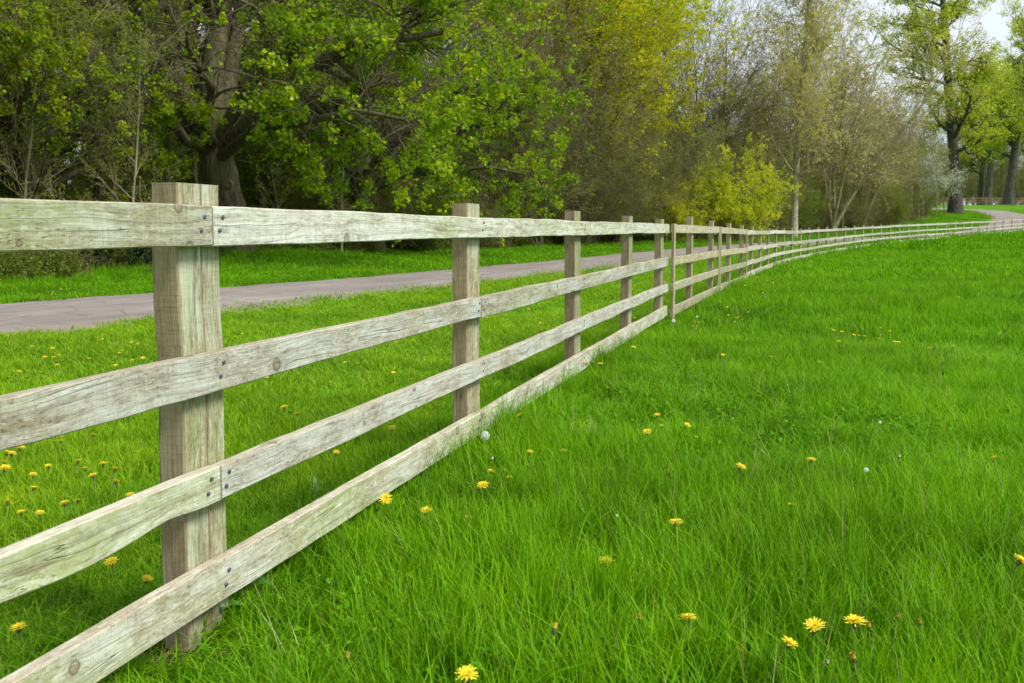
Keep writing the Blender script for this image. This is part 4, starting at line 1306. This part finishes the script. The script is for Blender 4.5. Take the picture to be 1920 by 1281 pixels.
# undergrowth under the wood
def clump(seed, n, rad, hgt, size):
    rg = np.random.default_rng(seed)
    c = rg.standard_normal((n, 3)) * np.array([rad * .5, rad * .5, hgt * .35]) + np.array([0, 0, hgt * .4])
    c[:, 2] = np.abs(c[:, 2])
    V, T, A = leaves(rg, np.repeat(c[:, None], 2, 1), 1, .02, size, .8)
    return V, T, A
und = []
for i in range(4):
    V, T, A = clump(300 + i, 900, .55, .8, .07)
    o = mesh_np('undergrowth', V, None, T, [M['under_leaf']], fattr={'lv': A}, link=False); hidden.objects.link(o); tag(o, kind='stuff'); und.append(o)
def along(n, d0, d1, u0=.04, u1=.97):
    u = rng.uniform(u0, u1, n); j = np.clip((u * (len(TP) - 1)).astype(int), 1, len(TP) - 2)
    t = TP[j + 1] - TP[j - 1]; t /= np.hypot(t[:, 0], t[:, 1])[:, None]
    nr = np.c_[-t[:, 1], t[:, 0]]
    return TP[j] + nr * rng.uniform(d0, d1, n)[:, None]
q = along(2900, -.15, 16)
q = q[(q[:, 1] < 50) | (side_of(TP, q[:, 0], q[:, 1]) < -.9)]
k = np.hypot(q[:, 0] - b0[0], q[:, 1] - b0[1]) > 1.6
q = q[k]; n = len(q)
s_ = rng.uniform(.35, 1.1, n) * (1 - .25 * (q[:, 1] > 60))
s_ = s_ * (1 + .9 * sm((-side_of(TP, q[:, 0], q[:, 1]) - 1.5) / 4) * (q[:, 1] < 75))
scatter('undergrowth', np.c_[q, ground(q[:, 0], q[:, 1])], np.c_[np.zeros(n), np.zeros(n), rng.uniform(0, 6.28, n)], np.c_[s_, s_, s_ * rng.uniform(.6, 1.25, n)], und,
        'low brambly undergrowth of small dull green leaves under the wood', 'undergrowth')
q = along(2600, -1.1, .7)
k = np.hypot(q[:, 0] - b0[0], q[:, 1] - b0[1]) > 1.0
do_grass(q[k], long_mid, 'verge_grass', .21, .45, 1.2, lawn=True, tilt=.3, label='tall rough grass and nettles at the foot of the wood')
q = along(900, -.7, 1.6)
rg_ = np.random.default_rng(4); nq = len(q)
dd = np.c_[rg_.standard_normal((nq, 2)), np.abs(rg_.standard_normal(nq)) * .6] * rg_.uniform(.15, .6, (nq, 1))
p0_ = np.c_[q, ground(q[:, 0], q[:, 1]) + .02]
Pq = np.stack([p0_, p0_ + dd * .5 + rg_.normal(0, .03, (nq, 3)), p0_ + dd], 1)
Vq, Qq = tubes(Pq, np.full((nq, 3), .008) * rg_.uniform(.5, 1.6, (nq, 1)), 3)
tag(mesh_np('fallen_twigs', Vq, Qq, mats=[M['brown_twig']]), 'dead twigs and stalks lying along the foot of the wood', 'twigs', kind='stuff')
# dead leaves / debris on the soil at the nearest post
b = NB('bare_red_soil'); nn = b.noise(b.n('ShaderNodeTexCoord').outputs['Object'], 40, 5, .7)
M['soil'] = b.done(b.bsdf(b.mix(nn, (.025, .014, .009), (.12, .06, .035)), .95, nn, .02, 1, .05))
def soil_patch(name, cx, cy, rx, ry, h, label):
    rg = np.random.default_rng(int(cx * 100) % 97 + 3)
    rr_, aa = 9, 26
    V = [(0, 0, h)]
    for i in range(1, rr_ + 1):
        for j in range(aa):
            a = 2 * np.pi * j / aa; f = i / rr_
            V.append((rx * f * math.cos(a) * (1 + .12 * math.sin(3 * a)), ry * f * math.sin(a), h * (1 - f ** 2) - .012 * (i == rr_) + rg.normal() * .004))
    Q = [(1 + (i - 1) * aa + j, 1 + i * aa + j, 1 + i * aa + (j + 1) % aa, 1 + (i - 1) * aa + (j + 1) % aa) for i in range(1, rr_) for j in range(aa)]
    T = [(0, 1 + j, 1 + (j + 1) % aa) for j in range(aa)]
    o = mesh_np(name, np.array(V), np.array(Q), np.array(T), [M['soil']], smooth=True)
    o.location = (cx, cy, G(cx, cy) + .004)
    tag(o, label, 'soil', kind='stuff')
soil_patch('bare_soil', -.84, 2.66, .12, .13, .006, 'bare reddish soil at the foot of the nearest post')
soil_patch('bare_soil', .37, 5.28, .10, .11, .07, 'small heap of dead grass and soil in the meadow')

def straws(name, cx, cy, rx, ry, n, L, label, col, lift=.02):
    rg = np.random.default_rng(n)
    b = NB(name + '_straw'); M[name] = b.done(b.bsdf(col, .8))
    c = np.c_[cx + rg.normal(0, rx, n), cy + rg.normal(0, ry, n)]
    z = ground(c[:, 0], c[:, 1]) + rg.uniform(.008, lift + .01, n)
    a = rg.uniform(0, 6.28, n); d = np.c_[np.cos(a), np.sin(a), rg.normal(0, .25, n)] * (L * rg.uniform(.4, 1.3, n))[:, None]
    p = np.c_[c, z]
    P = np.stack([p - d / 2, p + np.c_[np.zeros((n, 2)), np.full(n, .006)], p + d / 2], 1)
    V, Q = tubes(P, np.full((n, 3), .0013), 3)
    tag(mesh_np(name, V, Q, mats=[M[name]]), label, 'dead grass', kind='stuff')
straws('dead_grass', -.82, 2.62, .08, .09, 38, .08, 'dry stalks on the soil under the nearest post', (.17, .115, .06))
straws('dead_grass', .38, 5.25, .07, .07, 110, .08, 'dry stalks over the small heap in the meadow', (.24, .17, .10), .10)

# ------------------------------------------------------------------ dandelions
b = NB('dandelion_yellow'); a_ = b.n('ShaderNodeAttribute'); a_.attribute_name = 'lv'
cy_ = b.ramp(a_.outputs['Fac'], (.0, (.82, .54, .006)), (.5, (.88, .69, .012)), (1., (.92, .80, .04)))
p1 = b.n('ShaderNodeBsdfPrincipled'); b.l(cy_, p1.inputs['Base Color']); p1.inputs['Roughness'].default_value = .6
t1_ = b.n('ShaderNodeBsdfTranslucent'); b.l(cy_, t1_.inputs['Color']); mx_ = b.n('ShaderNodeMixShader'); mx_.inputs[0].default_value = .3
b.l(p1.outputs[0], mx_.inputs[1]); b.l(t1_.outputs[0], mx_.inputs[2]); M['dand'] = b.done(mx_.outputs[0])
b = NB('dandelion_stem'); M['dstem'] = b.done(b.bsdf((.22, .30, .06), .5))
b = NB('dandelion_bract'); M['bract'] = b.done(b.bsdf((.08, .12, .03), .6))
b = NB('seed_fluff'); M['fluff'] = b.done(b.bsdf((.85, .87, .84), .8))
b = NB('wilted_orange'); M['wilt'] = b.done(b.bsdf((.50, .30, .04), .7))

def flower_meshes(seed, npet, R_, cup=.2):
    rg = np.random.default_rng(seed)
    V, Q, T, lvq, lvt = [], [], [], [], []
    for i in range(npet):
        f = (i + .5) / npet
        a = i * 2.39996 + rg.normal() * .1
        L = R_ * (.45 + .6 * f) * rg.uniform(.88, 1.1)
        el = (1 - f) * 1.1 + cup + rg.normal() * .08       # inner petals stand up
        wd = R_ * (.13 if npet > 30 else .24)
        r0 = R_ * .10 * (1 - f)
        ca, sa = math.cos(a), math.sin(a)
        def P(r, z, s): return (ca * r - sa * s, sa * r + ca * s, z)
        h0 = .001; n0 = len(V)
        r1, z1 = r0 + L * .6 * math.cos(el), h0 + L * .6 * math.sin(el)
        r2, z2 = r1 + L * .4 * math.cos(el * .5), z1 + L * .4 * math.sin(el * .5) * .7
        V += [P(r0, h0, -wd * .3), P(r0, h0, wd * .3), P(r1, z1, wd * .5), P(r1, z1, -wd * .5), P(r2, z2, wd * .42), P(r2, z2, -wd * .42)]
        Q += [(n0, n0 + 1, n0 + 2, n0 + 3), (n0 + 3, n0 + 2, n0 + 4, n0 + 5)]
        l = .2 + .7 * f + rg.normal() * .1; lvq += [l, l]
    me = mesh_np('flower_head', np.array(V), np.array(Q), None, [M['dand']], fattr={'lv': lvq}, link=False)
    return me

def stem_mesh(h, bend, r=.0022, mat='dstem', K=5, top=.0):
    s = np.linspace(0, 1, K)
    P = np.c_[-bend * (1 - s) ** 2, np.zeros(K), -h * (1 - s)]
    rad = np.full(K, r); 
    V, Q = tubes(P[None], rad[None], 5)
    return mesh_np('stem', V, Q, mats=[M[mat]], smooth=True, link=False)

def bract_mesh():
    k = 10; a = np.linspace(0, 2 * np.pi, k, endpoint=False); V = []
    for r, z in ((.0022, -.012), (.0055, -.006), (.0065, .0), (.004, .003)):
        V += [(r * math.cos(x), r * math.sin(x), z) for x in a]
    ii = np.arange(4 * k).reshape(4, k); jj = np.roll(ii, -1, 1)
    Q = np.stack([ii[:-1], jj[:-1], jj[1:], ii[1:]], -1).reshape(-1, 4)
    V = np.array(V)
    # recurved outer bracts
    T = []; n0 = len(V); E = []
    for i in range(9):
        x = 2 * np.pi * i / 9
        ca, sa = math.cos(x), math.sin(x)
        E += [(ca * .004 - sa * .0015, sa * .004 + ca * .0015, -.008), (ca * .004 + sa * .0015, sa * .004 - ca * .0015, -.008), (ca * .010, sa * .010, -.016)]
        T.append((n0 + 3 * i, n0 + 3 * i + 1, n0 + 3 * i + 2))
    return mesh_np('bracts', np.vstack([V, E]), Q, np.array(T), [M['bract']], smooth=True, link=False)
bractm = bract_mesh()
heads = [flower_meshes(600 + i, 64, .0215, c) for i, c in enumerate((.10, .25, .45))]
heads_far = [flower_meshes(620 + i, 22, .021, .25) for i in range(2)]
stems = [stem_mesh(h, bd) for h, bd in ((.14, .02), (.17, -.03), (.12, .01))]
stems_low = [stem_mesh(.055, .01)]

def put(parts, name, loc, rot, sc, label, cat, group):
    r = empty(name, loc); r.rotation_euler = rot; r.scale = (sc,) * 3
    for p in parts:
        c = p.copy(); COL.objects.link(c); c.parent = r
    tag(r, label, cat, group)
    return r

def dand(px, py, hgt, label, far=False, tilt=None, sc=1.0):
    # point on the ray that is hgt above the ground
    d = ray(px, py); t = 3.0
    for _ in range(60):
        p = np.array([0, 0, H]) + d * t
        g = G(p[0], p[1]) + hgt
        t += (p[2] - g) / max(-d[2], .01) * .7
        t = min(max(t, 1), 130)
    p = np.array([0, 0, H]) + d * t
    t_ = tilt if tilt is not None else (random.uniform(-.3, .3), random.uniform(-.3, .3))
    parts = [random.choice(heads_far if far else heads), random.choice(stems if hgt > .1 else stems_low)]
    if not far: parts.append(bractm)
    return put(parts, 'dandelion', tuple(p), (t_[0], t_[1], random.uniform(0, 6.28) if far else random.uniform(-.5, .5)), sc, label, 'dandelion', 'yellow dandelions in bloom')

near_f = [
    (723, 936, .16, 'large yellow dandelion tilted to face the viewer, in front of the bottom rail', (.9, 0), 1.1),
    (799, 960, .14, 'flat-open dandelion right of the large one by the bottom rail', (.35, 0), 1.05),
    (877, 971, .11, 'small half-open dandelion near a dead twig', (.2, .2), .7),
    (905, 911, .14, 'bright dandelion at the front of the cluster near the dead twig', (.45, 0), 1.1),
    (920, 884, .16, 'little dandelion on a slanting stem at the back of the cluster', (.2, .2), .75),
    (955, 896, .14, 'narrow-opened dandelion on the right of the cluster', (.1, .1), .7),
    (993, 850, .14, 'small flat dandelion right of the seed head by the rail', (.2, .1), .9),
    (1056, 848, .12, 'low flat dandelion in front of the small heap of dead grass', (.15, 0), .9),
    (1134, 1057, .14, 'wide flat dandelion alone in the long grass, lower middle', (.1, .1), 1.25),
    (1213, 811, .13, 'bright dandelion in the trio right of the dead grass heap, nearest of the three', (.4, 0), 1.15),
    (1232, 780, .13, 'farthest dandelion of the trio right of the dead grass heap', (.3, 0), .9),
    (1240, 800, .08, 'half-hidden dandelion inside the trio', (.2, 0), .7),
    (1287, 799, .13, 'dandelion on the right of the trio, tipped sideways', (.3, .5), 1.0),
    (1306, 821, .1, 'faded little dandelion below the tipped one', (.3, .2), .6),
    (1388, 877, .14, 'tipped dandelion on a short stalk in mid-meadow', (.3, .4), 1.15),
    (1521, 863, .15, 'flat dandelion on a tall thin stem in mid-meadow', (.05, .05), 1.0),
    (1267, 981, .16, 'flat-topped dandelion on a straight pale stem', (.1, 0), 1.15),
    (1482, 948, .12, 'small half-closed dandelion in the middle of the meadow', (.1, .1), .65),
    (1290, 1160, .16, 'dandelion seen edge-on on a tall stem near the bottom of the picture', (-.05, .05), 1.05),
    (1526, 1179, .18, 'big open dandelion, left of the pair at the lower right', (.35, 0), 1.3),
    (1602, 1169, .18, 'big flat dandelion, right of the pair at the lower right', (.12, .05), 1.3),
    (1478, 1208, .17, 'domed dandelion below and left of the pair at the lower right', (.3, .3), 1.0),
    (875, 1266, .17, 'open dandelion at the very bottom of the picture', (.35, 0), 1.15),
    (1912, 1053, .16, 'dandelion cut by the right edge of the picture', (.4, .3), 1.2),
    (975, 780, .16, 'dandelion on a curved stem leaning over the foot of the second post', (.3, -.5), 1.0),
    (1042, 693, .16, 'dandelion standing against the bottom rail beside the third post', (.3, 0), 1.1),
    (1099, 682, .13, 'left one of two flat dandelions right of the third post', (.2, -.3), .95),
    (1125, 683, .12, 'right one of two flat dandelions right of the third post', (.15, 0), 1.05),
    (209, 1054, .10, 'dandelion under the third rail left of the nearest post', (.4, 0), 1.0),
    (275, 1088, .09, 'broken-looking dandelion close to the foot of the nearest post', (.3, .4), .85),
    (35, 1180, .09, 'dandelion at the left edge above the bottom rail', (.3, 0), 1.0),
    (735, 803, .10, 'dandelion seen between the second and third rails left of the second post', (.4, 0), 1.0),
    (630, 850, .12, 'orange-yellow dandelion tucked under the third rail', (.3, .3), .85),
]
for px, py, h_, lb, tl, s_ in near_f:
    dand(px, py, h_, lb, False, tl, s_)
field_far = [(1188, 652), (1356, 667), (1446, 670), (1537, 680), (1573, 641), (1571, 599), (1558, 617), (1563, 620), (1578, 623), (1601, 629), (1611, 630), (1620, 631), (1650, 616), (1669, 622), (1648, 636),
             (1677, 642), (1684, 643), (1743, 654), (1788, 649), (1798, 558), (1580, 537), (1506, 543), (1299, 612), (1303, 604), (1310, 606), (1386, 595), (1392, 600), (1382, 597), (1366, 592), (1351, 566),
             (1363, 577), (1430, 543), (1438, 549), (1440, 553), (1430, 550), (1423, 528), (1434, 534), (1427, 530), (1440, 527), (1447, 523), (1453, 520), (1458, 518), (1449, 531), (1463, 534), (1397, 536),
             (1481, 506), (1486, 512), (1420, 520), (1378, 605), (1865, 860), (1640, 567)]
for px, py in field_far:
    where = 'beside the small gates' if px < 1470 else 'in the middle distance of the meadow'
    dand(px, py, .20, 'small yellow dandelion ' + where, True, None, 1.0)
lawn = [(15, 630), (24, 629), (221, 644), (260, 646), (85, 671), (102, 671), (167, 674), (249, 677), (268, 673), (35, 698), (52, 696), (75, 699), (288, 700), (37, 841), (22, 851), (8, 868), (9, 879), (194, 871),
        (159, 880), (217, 904), (146, 939), (121, 945), (40, 962), (75, 962), (672, 708), (724, 640), (745, 643), (793, 706), (772, 712), (533, 765), (558, 776), (500, 710), (951, 600), (950, 592), (1013, 606),
        (630, 655), (430, 650), (455, 668), (700, 585), (596, 640), (672, 660), (690, 700), (738, 700), (850, 560), (1196, 600), (1190, 597), (925, 540), (905, 548), (935, 544), (960, 521), (952, 518), (1000, 520)]
rl = random.Random(3)
for _ in range(34):
    cx_, cy_2 = rl.choice(((40, 690), (110, 680), (250, 660), (20, 860), (180, 880), (90, 950), (230, 720), (60, 780)))
    lawn.append((abs(rl.gauss(cx_, 75)), max(632, rl.gauss(cy_2, 38))))
for _ in range(34): lawn.append((rl.uniform(900, 1240), rl.uniform(508, 600)))
for _ in range(12): lawn.append((rl.uniform(440, 840), rl.uniform(575, 700)))
for px, py in lawn:
    side = 'left of the nearest post' if px < 300 else ('between the nearest and second posts' if px < 850 else 'behind the fence near the gates')
    dand(px, py, .095, 'low yellow dandelion in the short grass ' + side, py < 720, None, rl.uniform(.75, 1.2))
for px, py in ((490, 519), (565, 511), (115, 543), (28, 534), (262, 523), (60, 552), (500, 523)):
    dand(px, py, .12, 'tiny yellow dandelion on the verge across the lane', True)

# seed heads and closed buds
def fluff(r, seed):
    rg = np.random.default_rng(seed); n = 260
    d = unit(rg.standard_normal((n, 3)))
    P = np.stack([d * r * .15, d * r * .95], 1)
    V1, Q1 = tubes(P, np.full((n, 2), .00025), 3)
    V, T = [], []
    for i in range(n):
        a = unit(np.cross(d[i], rg.standard_normal(3))); b2 = np.cross(d[i], a)
        c = d[i] * r
        for k in range(3):
            an = k * 2.09; q = math.cos(an) * a + math.sin(an) * b2; q2 = math.cos(an + .5) * a + math.sin(an + .5) * b2
            n0 = len(V); V += [c * .93, c + q * r * .2, c + q2 * r * .2]; T.append((n0, n0 + 1, n0 + 2))
    T = np.array(T) + len(V1)
    return mesh_np('seed_ball', np.vstack([V1, V]), Q1, T, [M['fluff']], link=False)
fl = fluff(.02, 1)
stm_t = [stem_mesh(.22, .05, .0018)]
def bud(col, seed):
    rg = np.random.default_rng(seed); V, Q = [], []
    k = 9; a = np.linspace(0, 2 * np.pi, k, endpoint=False)
    for r, z in ((.002, -.010), (.006, -.004), (.0062, .006), (.0045, .012), (.006, .018)):
        V += [(r * math.cos(x) * (1 + .15 * rg.normal()), r * math.sin(x) * (1 + .15 * rg.normal()), z) for x in a]
    ii = np.arange(5 * k).reshape(5, k); jj = np.roll(ii, -1, 1)
    Q = np.stack([ii[:-1], jj[:-1], jj[1:], ii[1:]], -1).reshape(-1, 4)
    return mesh_np('bud', np.array(V), Q, None, [M['bract'], M[col]], matidx=[0] * (2 * k) + [1] * (2 * k), smooth=True, link=False)
bud_o = bud('wilt', 1); bud_w = bud('fluff', 2)

def on_ray(px, py, hgt):
    d = ray(px, py); t = 3.0
    for _ in range(60):
        p = np.array([0, 0, H]) + d * t
        t += (p[2] - G(p[0], p[1]) - hgt) / max(-d[2], .01) * .7
        t = min(max(t, 1), 130)
    return np.array([0, 0, H]) + d * t
for px, py, h_, s_, lb in ((910, 817, .16, 1.0, 'round white dandelion clock near the foot of the second post'), (1263, 602, .2, .9, 'round white dandelion clock in front of the nearer gate'),
                           (1307, 594, .24, .55, 'small grey dandelion clock on a slanting stem in front of the nearer gate'), (1402, 585, .24, .35, 'tiny dandelion clock on a tall stem right of the farther gate'),
                           (1650, 792, .22, .35, 'small white dandelion clock on a tall stem in the right of the meadow'), (1624, 881, .2, .42, 'ragged white dandelion clock on a bent stem'),
                           (1157, 967, .15, .25, 'tiny white tuft in the long grass')):
    put([fl, stm_t[0]], 'dandelion_clock', tuple(on_ray(px, py, h_)), (random.uniform(-.1, .1), random.uniform(-.2, .3), random.uniform(-1, 1)), s_, lb, 'seed head', 'dandelion clocks')
for px, py, h_, s_, lb, m_ in ((1629, 1178, .17, 1.2, 'closed yellow-brown bud beside the big flat dandelion', bud_o), (1600, 1237, .16, 1.3, 'orange wilted bud below the big flat dandelion', bud_o),
                               (1684, 1160, .17, 1.0, 'thin closed bud right of the pair of big dandelions', bud_o), (1724, 1170, .16, 1.0, 'closed bud farthest right at the lower right', bud_o),
                               (1040, 1183, .15, 1.4, 'open-tipped orange bud in the long grass, lower middle', bud_o), (1200, 1163, .15, 1.1, 'yellowish closed bud left of the edge-on dandelion', bud_o),
                               (1387, 1222, .13, .9, 'small brown bud low in the grass', bud_o), (651, 1236, .13, 1.2, 'orange bud at the bottom of the picture under the rail', bud_o),
                               (707, 956, .12, .8, 'small orange bud under the large tilted dandelion', bud_o), (813, 982, .12, 1.0, 'wilted bud below the flat-open dandelion', bud_o),
                               (945, 884, .16, .8, 'closed bud in the cluster near the dead twig', bud_o), (936, 905, .13, .8, 'brownish bud low in the cluster near the dead twig', bud_o),
                               (922, 862, .19, .9, 'greenish spent bud on a slanting stem above the cluster', bud_w), (1551, 1245, .13, .7, 'ragged spent head left of the orange wilted bud', bud_w),
                               (1863, 865, .13, .8, 'pale spent head in the grass far right', bud_o), (1686, 858, .15, .9, 'pale brown spent head right of the ragged clock', bud_w)):
    put([m_, stems[0]], 'dandelion_bud', tuple(on_ray(px, py, h_)), (random.uniform(-.35, .35), random.uniform(-.35, .35), random.uniform(0, 6)), s_ * .72, lb, 'bud', 'closed dandelion heads')

# dark plantain spikes
b = NB('plantain_spike'); M['spike'] = b.done(b.bsdf((.04, .035, .02), .8))
def spike():
    K = 5; P = np.c_[np.zeros(K), np.zeros(K), np.linspace(-.04, 0, K)]
    V, Q = tubes(P[None], np.array([[.003, .0055, .0058, .005, .002]]), 7)
    return mesh_np('flower_spike', V, Q, mats=[M['spike']], smooth=True, link=False)
spk = spike(); sst = stem_mesh(.28, .02, .0015)
for px, py, lb in ((1713, 644, 'leftmost dark plantain spike'), (1726, 636, 'second dark plantain spike from the left, the tallest'), (1752, 650, 'dark plantain spike in the middle of the group'),
                   (1768, 678, 'dark plantain spike lowest but one on the right'), (1769, 696, 'nearest dark plantain spike, leaning right')):
    put([spk, sst], 'plantain', tuple(on_ray(px, py, .27)), (random.uniform(-.1, .1), random.uniform(-.1, .25), 0), .7, lb + ' in the meadow', 'plant', 'plantain spikes')

# broad-leaved weeds
b = NB('broad_leaf'); M['broad'] = b.done(b.bsdf((.07, .22, .02), .45))
b = NB('pale_broad_leaf'); M['pbroad'] = b.done(b.bsdf((.14, .27, .08), .5))
def leaf_blade(L, wd, lobes, mat, name='leaf', cup=.3):
    K = 14; V = []; 
    for i in range(K):
        f = i / (K - 1)
        ww = wd * (math.sin(math.pi * min(1, f ** .75)) ** .7 if 0 < f < 1 else 0) * (1 + (.45 * math.sin(f * lobes * 6.28) if lobes else 0))
        z = L * (.35 * f - cup * f * f)
        V += [(-ww, L * f, z + ww * .35), (0, L * f, z), (ww, L * f, z + ww * .35)]
    Q = []
    for i in range(K - 1):
        for s in (0, 1): Q.append((3 * i + s, 3 * i + s + 1, 3 * i + s + 4, 3 * i + s + 3))
    return mesh_np(name, np.array(V), np.array(Q), None, [M[mat]], smooth=True, link=False)
lfA = leaf_blade(.045, .017, 0, 'broad'); lfB = leaf_blade(.17, .016, 4, 'pbroad', cup=.1)
def weed(px, py, proto, n, el, label, up=0.0, sc=1.0, a0=0):
    p = on_ray(px, py, up)
    r = empty('weed', tuple(p)); tag(r, label, 'weed', 'broad-leaved weeds')
    for i in range(n):
        c = proto.copy(); COL.objects.link(c); c.parent = r
        c.rotation_euler = (el + random.uniform(-.2, .2), 0, a0 + i * 6.28 / n + random.uniform(-.2, .2))
        c.scale = (sc,) * 3
    return r
weed(484, 1098, lfA, 3, .1, 'three-leaved weed poking out below the bottom rail', .06, 1.0)
weed(425, 1140, lfA, 4, .1, 'small leafy weed beside the foot of the nearest post', .06, 1.1)
weed(448, 1118, lfA, 3, .2, 'leafy weed between the three-leaved weed and the post', .05, .9)
weed(595, 950, lfB, 1, .9, 'single long toothed pale leaf under the third rail', .01, .7, a0=.3)
weed(1030, 645, lfB, 6, .6, 'leafy green weed at the foot of the third post', .02, 1.0)
weed(1100, 835, lfB, 3, .3, 'flat toothed weed by the small heap of dead grass', .05, .5)
# dead twig
b = NB('dead_twig'); M['twig'] = b.done(b.bsdf((.10, .05, .03), .8))
tp = on_ray(852, 962, .07)
tw = np.array([[(-.045, 0, 0), (-.02, .01, .004), (.005, 0, -.004), (.04, .012, .012)], [(.0, 0, 0), (.012, -.006, -.008), (.02, -.01, -.01), (.028, -.012, -.02)]])
V, Q = tubes(tw, np.full((2, 4), .0022), 5)
o = mesh_np('dead_twig', V, Q, mats=[M['twig']], smooth=True); o.location = tuple(tp)
tag(o, 'forked reddish-brown dead twig lying in the long grass', 'twig')
